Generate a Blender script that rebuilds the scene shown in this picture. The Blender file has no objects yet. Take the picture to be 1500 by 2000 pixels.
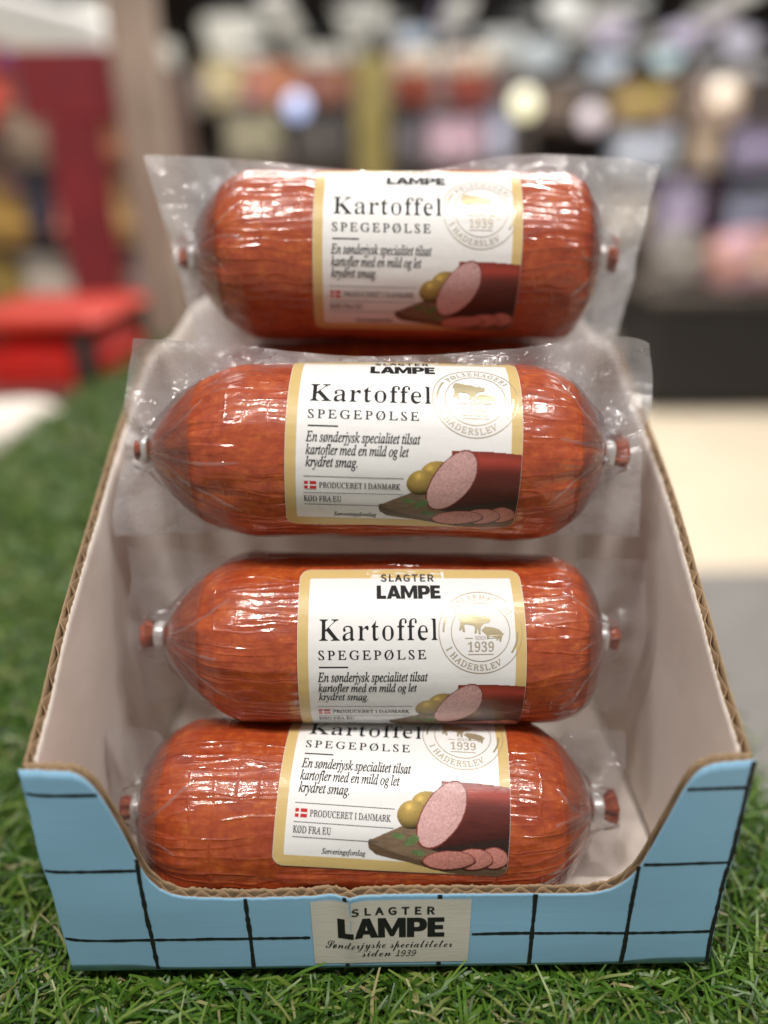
import bpy, bmesh, math, random, json
import numpy as np
from mathutils import Vector, Matrix, noise as mnoise

rnd = random.Random(7)
rng = np.random.default_rng(7)
sc = bpy.context.scene
COL = sc.collection
MM = 0.001

# ------------------------------------------------------------------ camera, world, lamps, exposure
PITCH = math.radians(23.9)
FPX = 1450.0
CAM_Y, CAM_Z = -0.207, 0.300
cam_d = bpy.data.cameras.new('camera')
cam = bpy.data.objects.new('camera', cam_d)
COL.objects.link(cam)
sc.camera = cam
cam_d.sensor_fit = 'VERTICAL'
cam_d.sensor_height = 36.0
cam_d.lens = FPX / 2000.0 * 36.0
cam_d.clip_start, cam_d.clip_end = 0.01, 100.0
cam.location = (0, CAM_Y, CAM_Z)
cam.rotation_mode = 'XYZ'
cam.matrix_world = Matrix.Translation((0, CAM_Y, CAM_Z)) @ Matrix.Rotation(math.radians(90) - PITCH, 4, 'X') @ Matrix.Rotation(math.radians(-0.75), 4, 'Z')
cam_d.dof.use_dof = True
cam_d.dof.focus_distance = 0.305
cam_d.dof.aperture_fstop = 1.75

w = bpy.data.worlds.new('World')
sc.world = w
w.use_nodes = True
bg = w.node_tree.nodes['Background']
bg.inputs[0].default_value = (1.0, 0.945, 0.90, 1)
bg.inputs[1].default_value = 0.25

def area(name, loc, size, power, col=(1, .955, .905), aim=(0, .1, .1), shape='DISK'):
    l = bpy.data.lights.new(name, 'AREA')
    l.shape = shape
    l.size = size if not isinstance(size, tuple) else size[0]
    if isinstance(size, tuple):
        l.shape = 'RECTANGLE'
        l.size_y = size[1]
    l.energy = power
    l.color = col
    o = bpy.data.objects.new(name, l)
    COL.objects.link(o)
    o.location = loc
    o.rotation_euler = (Vector(aim) - Vector(loc)).to_track_quat('-Z', 'Y').to_euler()
    return o

for lx, ly, lp in ((-1.05, -.52, 11), (-.50, -.48, 15), (.12, -.60, 10), (.58, -.46, 15), (1.1, -.5, 11), (-.85, 2.85, 20), (.10, 2.95, 15), (.95, 2.85, 20)):
    area('store_spot', (lx, ly, 2.2), 0.22, lp)
area('background_fill', (-0.5, 3.6, 2.6), (3.0, 1.2), 125, aim=(-.5, 3.6, 0))  # unseen area lamps added to brighten the store behind
area('background_fill', (1.8, 3.4, 2.6), (2.0, 1.2), 62, aim=(1.8, 3.4, 0))

sc.view_settings.view_transform = 'Standard'
sc.view_settings.look = 'None'
sc.view_settings.exposure = 0.12
sc.view_settings.gamma = 1.0
sc.view_settings.use_curve_mapping = False
sc.cycles.use_denoising = True
try:
    sc.cycles.denoiser = 'OPENIMAGEDENOISE'
except Exception:
    pass
sc.cycles.max_bounces = 10
sc.cycles.transparent_max_bounces = 16
sc.cycles.diffuse_bounces = 4
sc.cycles.glossy_bounces = 4
sc.cycles.caustics_reflective = False
sc.cycles.caustics_refractive = False
sc.cycles.sample_clamp_indirect = 4.0

# ------------------------------------------------------------------ helpers
def tag(o, label=None, cat=None, group=None, kind=None):
    if label: o['label'] = label
    if cat: o['category'] = cat
    if group: o['group'] = group
    if kind: o['kind'] = kind
    return o

def empty(name, loc, label, cat, group=None, rz=0.0):
    o = bpy.data.objects.new(name, None)
    o.empty_display_size = 0.02
    COL.objects.link(o)
    o.location = loc
    o.rotation_euler = (0, 0, rz)
    return tag(o, label, cat, group)

def mesh_obj(name, verts, faces, mats, parent=None, midx=None, smooth=True, uv=None, col=None):
    me = bpy.data.meshes.new(name)
    V = np.asarray(verts, dtype=np.float32).reshape(-1, 3)
    if isinstance(faces, np.ndarray):
        k = faces.shape[1]
        me.vertices.add(len(V))
        me.vertices.foreach_set('co', V.ravel())
        me.loops.add(faces.size)
        me.loops.foreach_set('vertex_index', faces.astype(np.int32).ravel())
        me.polygons.add(len(faces))
        me.polygons.foreach_set('loop_start', np.arange(0, faces.size, k, dtype=np.int32))
        me.polygons.foreach_set('loop_total', np.full(len(faces), k, dtype=np.int32))
        me.update(calc_edges=True)
    else:
        me.from_pydata(V.tolist(), [], faces)
    for m in (mats if isinstance(mats, (list, tuple)) else [mats]):
        me.materials.append(m)
    if midx is not None:
        me.polygons.foreach_set('material_index', np.asarray(midx, dtype=np.int32))
    if smooth:
        me.polygons.foreach_set('use_smooth', np.ones(len(me.polygons), dtype=bool))
    if uv is not None:
        l = me.uv_layers.new(name='UVMap')
        vi = np.zeros(len(me.loops), dtype=np.int32)
        me.loops.foreach_get('vertex_index', vi)
        l.data.foreach_set('uv', np.asarray(uv, dtype=np.float32)[vi].ravel())
    if col is not None:
        a = me.color_attributes.new('Col', 'FLOAT_COLOR', 'POINT')
        c = np.ones((len(V), 4), dtype=np.float32)
        c[:, :3] = col
        a.data.foreach_set('color', c.ravel())
    me.update()
    o = bpy.data.objects.new(name, me)
    COL.objects.link(o)
    if parent is not None:
        o.parent = parent
    return o

class MB:
    """collects quads and boxes of one part"""
    def __init__(s): s.v = []; s.f = []; s.m = []
    def add(s, vs, fs, m=0):
        n = len(s.v); s.v += [tuple(p) for p in vs]; s.f += [tuple(i + n for i in f) for f in fs]; s.m += [m] * len(fs)
    def box(s, c, d, m=0, b=0.0):
        """box with chamfered vertical edges and top when b > 0"""
        x, y, z = c; hx, hy, hz = d[0] / 2, d[1] / 2, d[2] / 2
        if b <= 0:
            vs = [(x + i * hx, y + j * hy, z + k * hz) for k in (-1, 1) for j in (-1, 1) for i in (-1, 1)]
            s.add(vs, [(0, 2, 3, 1), (4, 5, 7, 6), (0, 1, 5, 4), (2, 6, 7, 3), (0, 4, 6, 2), (1, 3, 7, 5)], m)
            return
        def ring(h, e):
            a, c2 = hx - e, hy - e
            q = b
            return [(x - a + q, y - c2, h), (x + a - q, y - c2, h), (x + a, y - c2 + q, h), (x + a, y + c2 - q, h),
                    (x + a - q, y + c2, h), (x - a + q, y + c2, h), (x - a, y + c2 - q, h), (x - a, y - c2 + q, h)]
        R = [ring(z - hz, b), ring(z - hz + b, 0), ring(z + hz - b, 0), ring(z + hz, b)]
        vs = sum(R, [])
        fs = []
        for k in range(3):
            for i in range(8):
                j = (i + 1) % 8
                fs.append((k * 8 + i, k * 8 + j, k * 8 + 8 + j, k * 8 + 8 + i))
        fs += [tuple(range(7, -1, -1)), tuple(range(24, 32))]
        s.add(vs, fs, m)
    def lathe(s, c, prof, n=24, m=0):
        x, y, z = c
        vs = []
        for r, h in prof:
            for i in range(n):
                a = 2 * math.pi * i / n
                vs.append((x + r * math.cos(a), y + r * math.sin(a), z + h))
        fs = []
        for k in range(len(prof) - 1):
            for i in range(n):
                j = (i + 1) % n
                fs.append((k * n + i, k * n + j, k * n + n + j, k * n + n + i))
        fs += [tuple(range(n - 1, -1, -1)), tuple(range((len(prof) - 1) * n, len(prof) * n))]
        s.add(vs, fs, m)
    def build(s, name, mats, parent=None, smooth=False):
        return mesh_obj(name, s.v, s.f, mats, parent, s.m, smooth)

def grid_faces(nu, nv, wrap=False):
    i, j = np.meshgrid(np.arange(nu - 1), np.arange(nv if wrap else nv - 1), indexing='ij')
    j2 = (j + 1) % nv
    return np.stack([i * nv + j, (i + 1) * nv + j, (i + 1) * nv + j2, i * nv + j2], -1).reshape(-1, 4)

def vnoise(x, y, seed=0, py=None):
    """2-D value noise in -1..1; py = lattice period in y"""
    x = np.asarray(x, float); y = np.asarray(y, float)
    x, y = np.broadcast_arrays(x, y)
    xi = np.floor(x).astype(np.int64); yi = np.floor(y).astype(np.int64)
    fx = x - xi; fy = y - yi
    fx = fx * fx * (3 - 2 * fx); fy = fy * fy * (3 - 2 * fy)
    def h(a, b):
        if py: b = np.mod(b, py)
        n = (a * 374761393 + b * 668265263 + seed * 974634777) & 0xffffffff
        n = ((n ^ (n >> 13)) * 1274126177) & 0xffffffff
        n = n ^ (n >> 16)
        return (n & 0xffff) / 32767.5 - 1
    return ((h(xi, yi) * (1 - fx) + h(xi + 1, yi) * fx) * (1 - fy) + (h(xi, yi + 1) * (1 - fx) + h(xi + 1, yi + 1) * fx) * fy)

def fbm(x, y, seed=0, oct=4):
    r = 0; a = 1.0; t = 0
    for k in range(oct):
        r = r + a * vnoise(x * 2 ** k, y * 2 ** k, seed + k * 17); t += a; a *= .5
    return r / t

def lin(r, g, b):
    f = lambda c: (c / 255 / 12.92) if c / 255 <= 0.04045 else ((c / 255 + 0.055) / 1.055) ** 2.4
    return (f(r), f(g), f(b))

# ------------------------------------------------------------------ materials
class NT:
    def __init__(s, name):
        s.m = bpy.data.materials.new(name); s.m.use_nodes = True
        s.t = s.m.node_tree; s.N = s.t.nodes
        s.p = s.N['Principled BSDF']; s.out = s.N['Material Output']
    def n(s, typ, **k):
        q = s.N.new(typ)
        for a, b in k.items(): setattr(q, a, b)
        return q
    def l(s, a, b): s.t.links.new(a, b)
    def val(s, node, **k):
        for a, b in k.items(): node.inputs[a.replace('_', ' ')].default_value = b
        return node
    def map(s, vec, scale, loc=(0, 0, 0), rot=(0, 0, 0)):
        q = s.n('ShaderNodeMapping'); s.l(vec, q.inputs[0])
        q.inputs['Scale'].default_value = scale; q.inputs['Location'].default_value = loc; q.inputs['Rotation'].default_value = rot
        return q.outputs[0]
    def noise(s, vec, scale=1, detail=3, rough=.5, dist=0):
        q = s.n('ShaderNodeTexNoise')
        if vec is not None: s.l(vec, q.inputs['Vector'])
        q.inputs['Scale'].default_value = scale; q.inputs['Detail'].default_value = detail
        q.inputs['Roughness'].default_value = rough; q.inputs['Distortion'].default_value = dist
        return q.outputs[0]
    def math(s, op, a, b=0.0):
        q = s.n('ShaderNodeMath', operation=op)
        for i, v in enumerate((a, b)):
            if hasattr(v, 'links') or hasattr(v, 'is_linked'): s.l(v, q.inputs[i])
            else: q.inputs[i].default_value = v
        return q.outputs[0]
    def ramp(s, fac, stops):
        q = s.n('ShaderNodeValToRGB'); s.l(fac, q.inputs[0])
        e = q.color_ramp.elements
        while len(e) < len(stops): e.new(.5)
        for k, (p, c) in zip(e, stops):
            k.position = p; k.color = (*c, 1) if len(c) == 3 else c
        return q.outputs[0]
    def bump(s, h, strength, dist, normal=None):
        q = s.n('ShaderNodeBump'); s.l(h, q.inputs['Height'])
        q.inputs['Strength'].default_value = strength; q.inputs['Distance'].default_value = dist
        if normal is not None: s.l(normal, q.inputs['Normal'])
        return q.outputs[0]
    def coord(s, which='Object'):
        return s.n('ShaderNodeTexCoord').outputs[which]

def plain(name, col, rough=.6, var=.12, scale=30, metal=0, emit=None, es=0, coat=0):
    k = NT(name)
    if emit is None:
        v = k.noise(k.coord(), scale, 4)
        c = k.ramp(v, [(.3, tuple(x * (1 - var) for x in col)), (.7, tuple(min(1, x * (1 + var)) for x in col))])
        k.l(c, k.p.inputs['Base Color'])
        k.l(k.bump(v, .15, .002), k.p.inputs['Normal'])
    else:
        k.p.inputs['Base Color'].default_value = (*col, 1)
        k.p.inputs['Emission Color'].default_value = (*emit, 1)
        k.p.inputs['Emission Strength'].default_value = es
    k.p.inputs['Roughness'].default_value = rough
    k.p.inputs['Metallic'].default_value = metal
    k.p.inputs['Coat Weight'].default_value = coat
    return k.m

def casing_mat(name, net, fold, seed, hue=1.0):
    """smoked casing under a vacuum film: uv is (axial mm, around mm)"""
    k = NT(name)
    uv = k.coord('UV')
    a = k.noise(k.map(uv, (.085, .12, 1), (seed, seed, 0)), 1, 6, .66, .8)
    b = k.noise(k.map(uv, (.45, .55, 1), (seed * 3, 0, 0)), 1, 4, .65)
    d = k.noise(k.map(uv, (.035, .22, 1), (seed, 5, 0)), 1, 4, .6, .8)
    fs = k.n('ShaderNodeTexVoronoi', feature='SMOOTH_F1'); k.l(k.map(uv, (.26, .30, 1), (seed, seed, 0)), fs.inputs['Vector']); fs.inputs['Scale'].default_value = 1
    spk = k.math('MULTIPLY', k.math('SUBTRACT', .42, fs.outputs['Distance']), .22)
    mixv = k.math('ADD', k.math('ADD', k.math('MULTIPLY', a, .62), k.math('MULTIPLY', b, .38)), spk)
    c = k.ramp(mixv, [(.28, (.25 * hue, .029, .010)), (.43, (.345 * hue, .049, .012)), (.55, (.415 * hue, .071, .014)), (.69, (.52 * hue, .130, .024))])
    mx = k.n('ShaderNodeMix', data_type='RGBA', blend_type='MULTIPLY')
    dk = k.ramp(d, [(.36, (.60, .50, .60)), (.52, (1, 1, 1))])
    mx.inputs[0].default_value = .12
    k.l(c, mx.inputs[6]); k.l(dk, mx.inputs[7])
    # smoke blotches, larger than the grain of the meat
    bl = k.noise(k.map(uv, (.022, .030, 1), (seed * 2, seed, 0)), 1, 3, .55)
    mb = k.n('ShaderNodeMix', data_type='RGBA', blend_type='MULTIPLY'); mb.inputs[0].default_value = 1.0
    k.l(mx.outputs[2], mb.inputs[6]); k.l(k.ramp(bl, [(.33, (.88, .80, .84)), (.55, (1, 1, 1)), (.72, (1.06, 1.12, 1.08))]), mb.inputs[7])
    mx = mb
    # creases of a net pressed into the casing and long folds
    uvw = k.n('ShaderNodeVectorMath', operation='ADD')
    nz = k.n('ShaderNodeTexNoise'); k.l(k.map(uv, (.06, .06, 1)), nz.inputs['Vector']); nz.inputs['Scale'].default_value = 1
    sub = k.n('ShaderNodeVectorMath', operation='MULTIPLY_ADD'); k.l(nz.outputs['Color'], sub.inputs[0])
    sub.inputs[1].default_value = (6, 4, 0); sub.inputs[2].default_value = (-3, -2, 0)
    k.l(uv, uvw.inputs[0]); k.l(sub.outputs[0], uvw.inputs[1])
    sp = k.n('ShaderNodeSeparateXYZ'); k.l(uvw.outputs[0], sp.inputs[0])
    def ridge(v, period):
        f = k.math('FRACT', k.math('DIVIDE', v, period))
        t = k.math('ABSOLUTE', k.math('SUBTRACT', f, .5))
        return k.math('POWER', k.math('SUBTRACT', 1.0, k.math('MULTIPLY', t, 2.0)), 7.0)
    n1 = ridge(sp.outputs['X'], 9.5); n2 = ridge(sp.outputs['Y'], 7.5)
    pm1 = k.ramp(k.noise(k.map(uv, (.07, .05, 1), (seed, 2, 0)), 1, 2), [(.38, (0, 0, 0)), (.62, (1, 1, 1))])
    pm2 = k.ramp(k.noise(k.map(uv, (.05, .09, 1), (seed, 6, 0)), 1, 2), [(.36, (0, 0, 0)), (.58, (1, 1, 1))])
    netv = k.math('MAXIMUM', k.math('MULTIPLY', n1, pm1), k.math('MULTIPLY', n2, pm2))
    # film wrinkles: long streaks along the axis, fine and broad
    w1 = k.noise(k.map(uv, (.05, .33, 1), (seed, 1, 0)), 1, 3, .5, .7)
    w2 = k.noise(k.map(uv, (.22, .26, 1), (seed, 9, 0)), 1, 3, .5, 1.0)
    w3 = k.noise(k.map(uv, (.05, .12, 1), (seed, 3, 0)), 1, 2)
    h = k.math('ADD', k.math('MULTIPLY', w1, fold * .6), k.math('MULTIPLY', w2, .24 * fold))
    h = k.math('ADD', h, k.math('MULTIPLY', w3, 1.0))
    # long sharp folds, deeper towards the tied ends
    fn = k.noise(k.map(uvw.outputs[0], (.016, .135, 1), (seed, 11, 0)), 1, 1, .4)
    gr = k.math('SUBTRACT', 1.0, k.math('MULTIPLY', k.math('ABSOLUTE', k.math('SUBTRACT', fn, .5)), 15.0))
    gr = k.math('MAXIMUM', gr, 0.0)
    spx = k.n('ShaderNodeSeparateXYZ'); k.l(uv, spx.inputs[0])
    endw = k.math('ADD', .45, k.math('MULTIPLY', k.math('POWER', k.math('DIVIDE', k.math('ABSOLUTE', spx.outputs['X']), 100.0), 3.0), .75))
    gr = k.math('MULTIPLY', gr, endw)
    netv = k.math('MAXIMUM', netv, k.math('MULTIPLY', gr, .7 / max(net, .35)))
    h2 = k.math('SUBTRACT', h, k.math('MULTIPLY', netv, net))
    mx2 = k.n('ShaderNodeMix', data_type='RGBA', blend_type='MULTIPLY')
    k.l(k.math('MULTIPLY', netv, min(.15, net * .2)), mx2.inputs[0]); k.l(mx.outputs[2], mx2.inputs[6]); mx2.inputs[7].default_value = (.50, .42, .52, 1)  # crease shade painted into the base colour as darker lines
    k.l(mx2.outputs[2], k.p.inputs['Base Color'])
    k.p.inputs['Roughness'].default_value = .42
    k.p.inputs['Specular IOR Level'].default_value = .35
    k.p.inputs['Coat Weight'].default_value = 1.0
    k.p.inputs['Coat Roughness'].default_value = .13
    k.p.inputs['Coat IOR'].default_value = 1.6
    k.p.inputs['Subsurface Weight'].default_value = .0
    nb = k.bump(h2, .48, .0018)
    k.l(nb, k.p.inputs['Coat Normal'])
    k.l(k.bump(h2, .28, .0014), k.p.inputs['Normal'])
    return k.m

def film_wave(k, uv, seed=0):
    w1 = k.noise(k.map(uv, (.03, .30, 1), (seed, 1, 0)), 1, 3, .5, .5)
    w2 = k.noise(k.map(uv, (.12, .16, 1), (seed, 4, 0)), 1, 2, .5, .8)
    return k.math('ADD', k.math('MULTIPLY', w1, .7), w2)

def coated(name, col, rough=.45, metal=0, wav=.3, crough=.20, vcol=False, coat=.30, spec=.4):
    """print under the clinging film: label paper, ink, foil"""
    k = NT(name)
    uv = k.coord('UV')
    if vcol:
        q = k.n('ShaderNodeVertexColor'); q.layer_name = 'Col'; k.l(q.outputs[0], k.p.inputs['Base Color'])
    else:
        v = k.noise(k.map(uv, (.3, .3, 1)), 1, 3)
        c = k.ramp(v, [(.3, tuple(x * .965 for x in col)), (.7, col)])
        k.l(c, k.p.inputs['Base Color'])
    k.p.inputs['Roughness'].default_value = rough
    k.p.inputs['Metallic'].default_value = metal
    k.p.inputs['Specular IOR Level'].default_value = spec
    k.p.inputs['Coat Weight'].default_value = coat
    k.p.inputs['Coat Roughness'].default_value = crough
    b = k.bump(film_wave(k, uv), wav, .0011)
    k.l(b, k.p.inputs['Coat Normal'])
    k.l(k.bump(film_wave(k, uv), wav * .5, .001), k.p.inputs['Normal'])
    return k.m

M_CAS = [casing_mat('casing_netted', .85, .9, 3.1, .96), casing_mat('casing_smooth', .35, .62, 8.7, .97), casing_mat('casing_folded', .35, .66, 14.2, 1.0), casing_mat('casing_far', .55, .85, 21.9, .97)]
M_LABEL = coated('label_paper', (.755, .75, .738), .5, 0, .17)
M_GOLD = coated('label_gold_ink', lin(201, 175, 116), .45, 0, .17)
M_FOIL = coated('seal_gold_foil', lin(206, 192, 156), .34, .6, .17, .1, coat=.4)
M_FOILD = coated('seal_brown_ink', lin(190, 175, 150), .4, .35, .17, .1, coat=.5)
M_INK = coated('label_black_ink', (.014, .014, .015), .65, 0, .17, coat=.02, spec=.2)
M_GREY = coated('label_grey_rule', (.05, .055, .07), .5, 0, .17)
M_RED = coated('flag_red_ink', lin(190, 30, 35), .5, 0, .17)
M_WHITE = coated('flag_white_ink', (.8, .8, .79), .5, 0, .17)
M_PIC = coated('printed_picture', (1, 1, 1), .5, 0, .17, vcol=True)

def film_mat(name, haze, seed=0, spec=1.6, bs=.7):
    """thin hazy plastic film: part lets light through, part scatters, glossy on top"""
    k = NT(name)
    uv = k.coord('UV')
    w1 = k.noise(k.map(uv, (.035, .06, 1), (seed, 0, 0)), 1, 4, .6, 1.2)
    w2 = k.noise(k.map(uv, (.16, .12, 1), (seed, 7, 0)), 1, 3, .6, .6)
    vo = k.n('ShaderNodeTexVoronoi', feature='SMOOTH_F1'); k.l(k.map(uv, (.075, .060, 1), (seed, 2, 0), (0, 0, .5)), vo.inputs['Vector']); vo.inputs['Scale'].default_value = 1; vo.inputs['Smoothness'].default_value = .12
    h = k.math('ADD', k.math('ADD', w1, k.math('MULTIPLY', w2, .4)), k.math('MULTIPLY', vo.outputs['Distance'], .55))
    bn = k.bump(h, bs, .005)
    tr = k.n('ShaderNodeBsdfTransparent'); tr.inputs[0].default_value = (.96, .96, .97, 1)
    di = k.n('ShaderNodeBsdfDiffuse'); di.inputs[0].default_value = (.80, .80, .83, 1)
    tl = k.n('ShaderNodeBsdfTranslucent'); tl.inputs[0].default_value = (.80, .80, .83, 1)
    ms = k.n('ShaderNodeMixShader'); ms.inputs[0].default_value = .5; k.l(di.outputs[0], ms.inputs[1]); k.l(tl.outputs[0], ms.inputs[2])
    gl = k.n('ShaderNodeBsdfGlossy'); gl.inputs['Roughness'].default_value = .10; gl.inputs[0].default_value = (1, 1, 1, 1); k.l(bn, gl.inputs['Normal'])
    m1 = k.n('ShaderNodeMixShader'); k.l(tr.outputs[0], m1.inputs[1]); k.l(ms.outputs[0], m1.inputs[2])
    hz = k.ramp(w1, [(.35, (haze * .75,) * 3), (.65, (haze * 1.2,) * 3)])
    k.l(hz, m1.inputs[0])
    fr = k.n('ShaderNodeFresnel'); fr.inputs[0].default_value = 1.5; k.l(bn, fr.inputs['Normal'])
    m2 = k.n('ShaderNodeMixShader'); k.l(k.math('MINIMUM', k.math('MULTIPLY', fr.outputs[0], spec), .6), m2.inputs[0])
    k.l(m1.outputs[0], m2.inputs[1]); k.l(gl.outputs[0], m2.inputs[2])
    k.l(m2.outputs[0], k.out.inputs[0])
    k.N.remove(k.p)
    return k.m
M_FILMS = [film_mat('pouch_film', .12, 0, 1.0), film_mat('pouch_film', .17, 3, 1.2), film_mat('pouch_film', .36, 5, 2.0, 1.1), film_mat('pouch_film', .43, 9, 2.0, 1.1), film_mat('pouch_film', .2, 12)]
M_TENT = film_mat('end_film', .025, 31, .8, .35)
def crease_mat():
    k = NT('film_crease')
    tr = k.n('ShaderNodeBsdfTransparent'); k.N.remove(k.p)
    gl = k.n('ShaderNodeBsdfGlossy'); gl.inputs['Roughness'].default_value = .12
    di = k.n('ShaderNodeBsdfDiffuse'); di.inputs[0].default_value = (.85, .82, .8, 1)
    a = k.n('ShaderNodeMixShader'); a.inputs[0].default_value = .35; k.l(gl.outputs[0], a.inputs[1]); k.l(di.outputs[0], a.inputs[2])
    b = k.n('ShaderNodeMixShader'); b.inputs[0].default_value = .17; k.l(tr.outputs[0], b.inputs[1]); k.l(a.outputs[0], b.inputs[2])
    k.l(b.outputs[0], k.out.inputs[0])
    return k.m
M_CREASE = crease_mat()
def metal_mat():
    k = NT('clip_aluminium')
    k.p.inputs['Base Color'].default_value = (.82, .81, .79, 1); k.p.inputs['Metallic'].default_value = .55; k.p.inputs['Roughness'].default_value = .38
    v = k.noise(k.map(k.coord(), (300, 900, 900)), 1, 3); k.l(k.bump(v, .3, .0004), k.p.inputs['Normal'])
    return k.m
M_CLIP = metal_mat()

def paper(name, col, rough=.55, var=.06, fib=(60, 900, 400), bump=.12, wear=False, coat=0.0):
    k = NT(name)
    o = k.coord()
    v = k.noise(k.map(o, fib), 1, 4, .6)
    big = k.noise(o, 14, 4, .6)
    s = k.math('ADD', k.math('MULTIPLY', v, .5), k.math('MULTIPLY', big, .5))
    c = k.ramp(s, [(.34, tuple(x * (1 - var) for x in col)), (.66, tuple(min(.95, x * (1 + var)) for x in col))])
    if wear:
        fl = k.noise(k.map(o, (700, 700, 260)), 1, 2)
        mk = k.ramp(fl, [(.74, (0, 0, 0)), (.80, (1, 1, 1))])
        mx = k.n('ShaderNodeMix', data_type='RGBA'); k.l(mk, mx.inputs[0]); k.l(c, mx.inputs[6]); mx.inputs[7].default_value = (.6, .62, .62, 1)
        c = mx.outputs[2]
    k.l(c, k.p.inputs['Base Color'])
    k.p.inputs['Roughness'].default_value = rough
    k.p.inputs['Coat Weight'].default_value = coat; k.p.inputs['Coat Roughness'].default_value = .3
    bb = k.noise(o, 35, 3)
    k.l(k.bump(k.math('ADD', k.math('MULTIPLY', v, .35), bb), bump, .002), k.p.inputs['Normal'])
    return k.m
M_BLUE = paper('blue_print', lin(144, 193, 225), .42, .045, (30, 300, 500), .05, True, .15)
M_BLACKLINE = paper('black_print', (.012, .012, .014), .45)
M_INNER = paper('white_liner', lin(240, 231, 222), .6, .05, (400, 60, 60), .25)
M_KRAFT = paper('kraft', lin(158, 134, 104), .75, .18, (900, 900, 200), .5)
M_FLUTE = paper('kraft_flute', lin(128, 104, 78), .8, .22, (500, 500, 200), .5)
M_STICK = paper('sticker_paper', lin(212, 208, 197), .5, .04, (90, 200, 900), .15)

def grass_mat():
    k = NT('turf_blades')
    g = k.n('ShaderNodeNewGeometry')
    c = k.ramp(g.outputs['Random Per Island'], [(0, (.017, .056, .005)), (.35, (.050, .124, .010)), (.7, (.096, .195, .018)), (.90, (.185, .265, .050)), (.96, (.24, .26, .085)), (1, (.40, .33, .17))])
    k.l(c, k.p.inputs['Base Color'])
    k.p.inputs['Roughness'].default_value = .38
    k.p.inputs['Specular IOR Level'].default_value = .45
    tl = k.n('ShaderNodeBsdfTranslucent'); k.l(c, tl.inputs[0])
    m = k.n('ShaderNodeMixShader'); m.inputs[0].default_value = .22
    k.l(k.p.outputs[0], m.inputs[1]); k.l(tl.outputs[0], m.inputs[2]); k.l(m.outputs[0], k.out.inputs[0])
    return k.m
M_GRASS = grass_mat()
M_TURFBASE = plain('turf_backing', (.018, .035, .010), .9, .3, 200)

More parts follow.
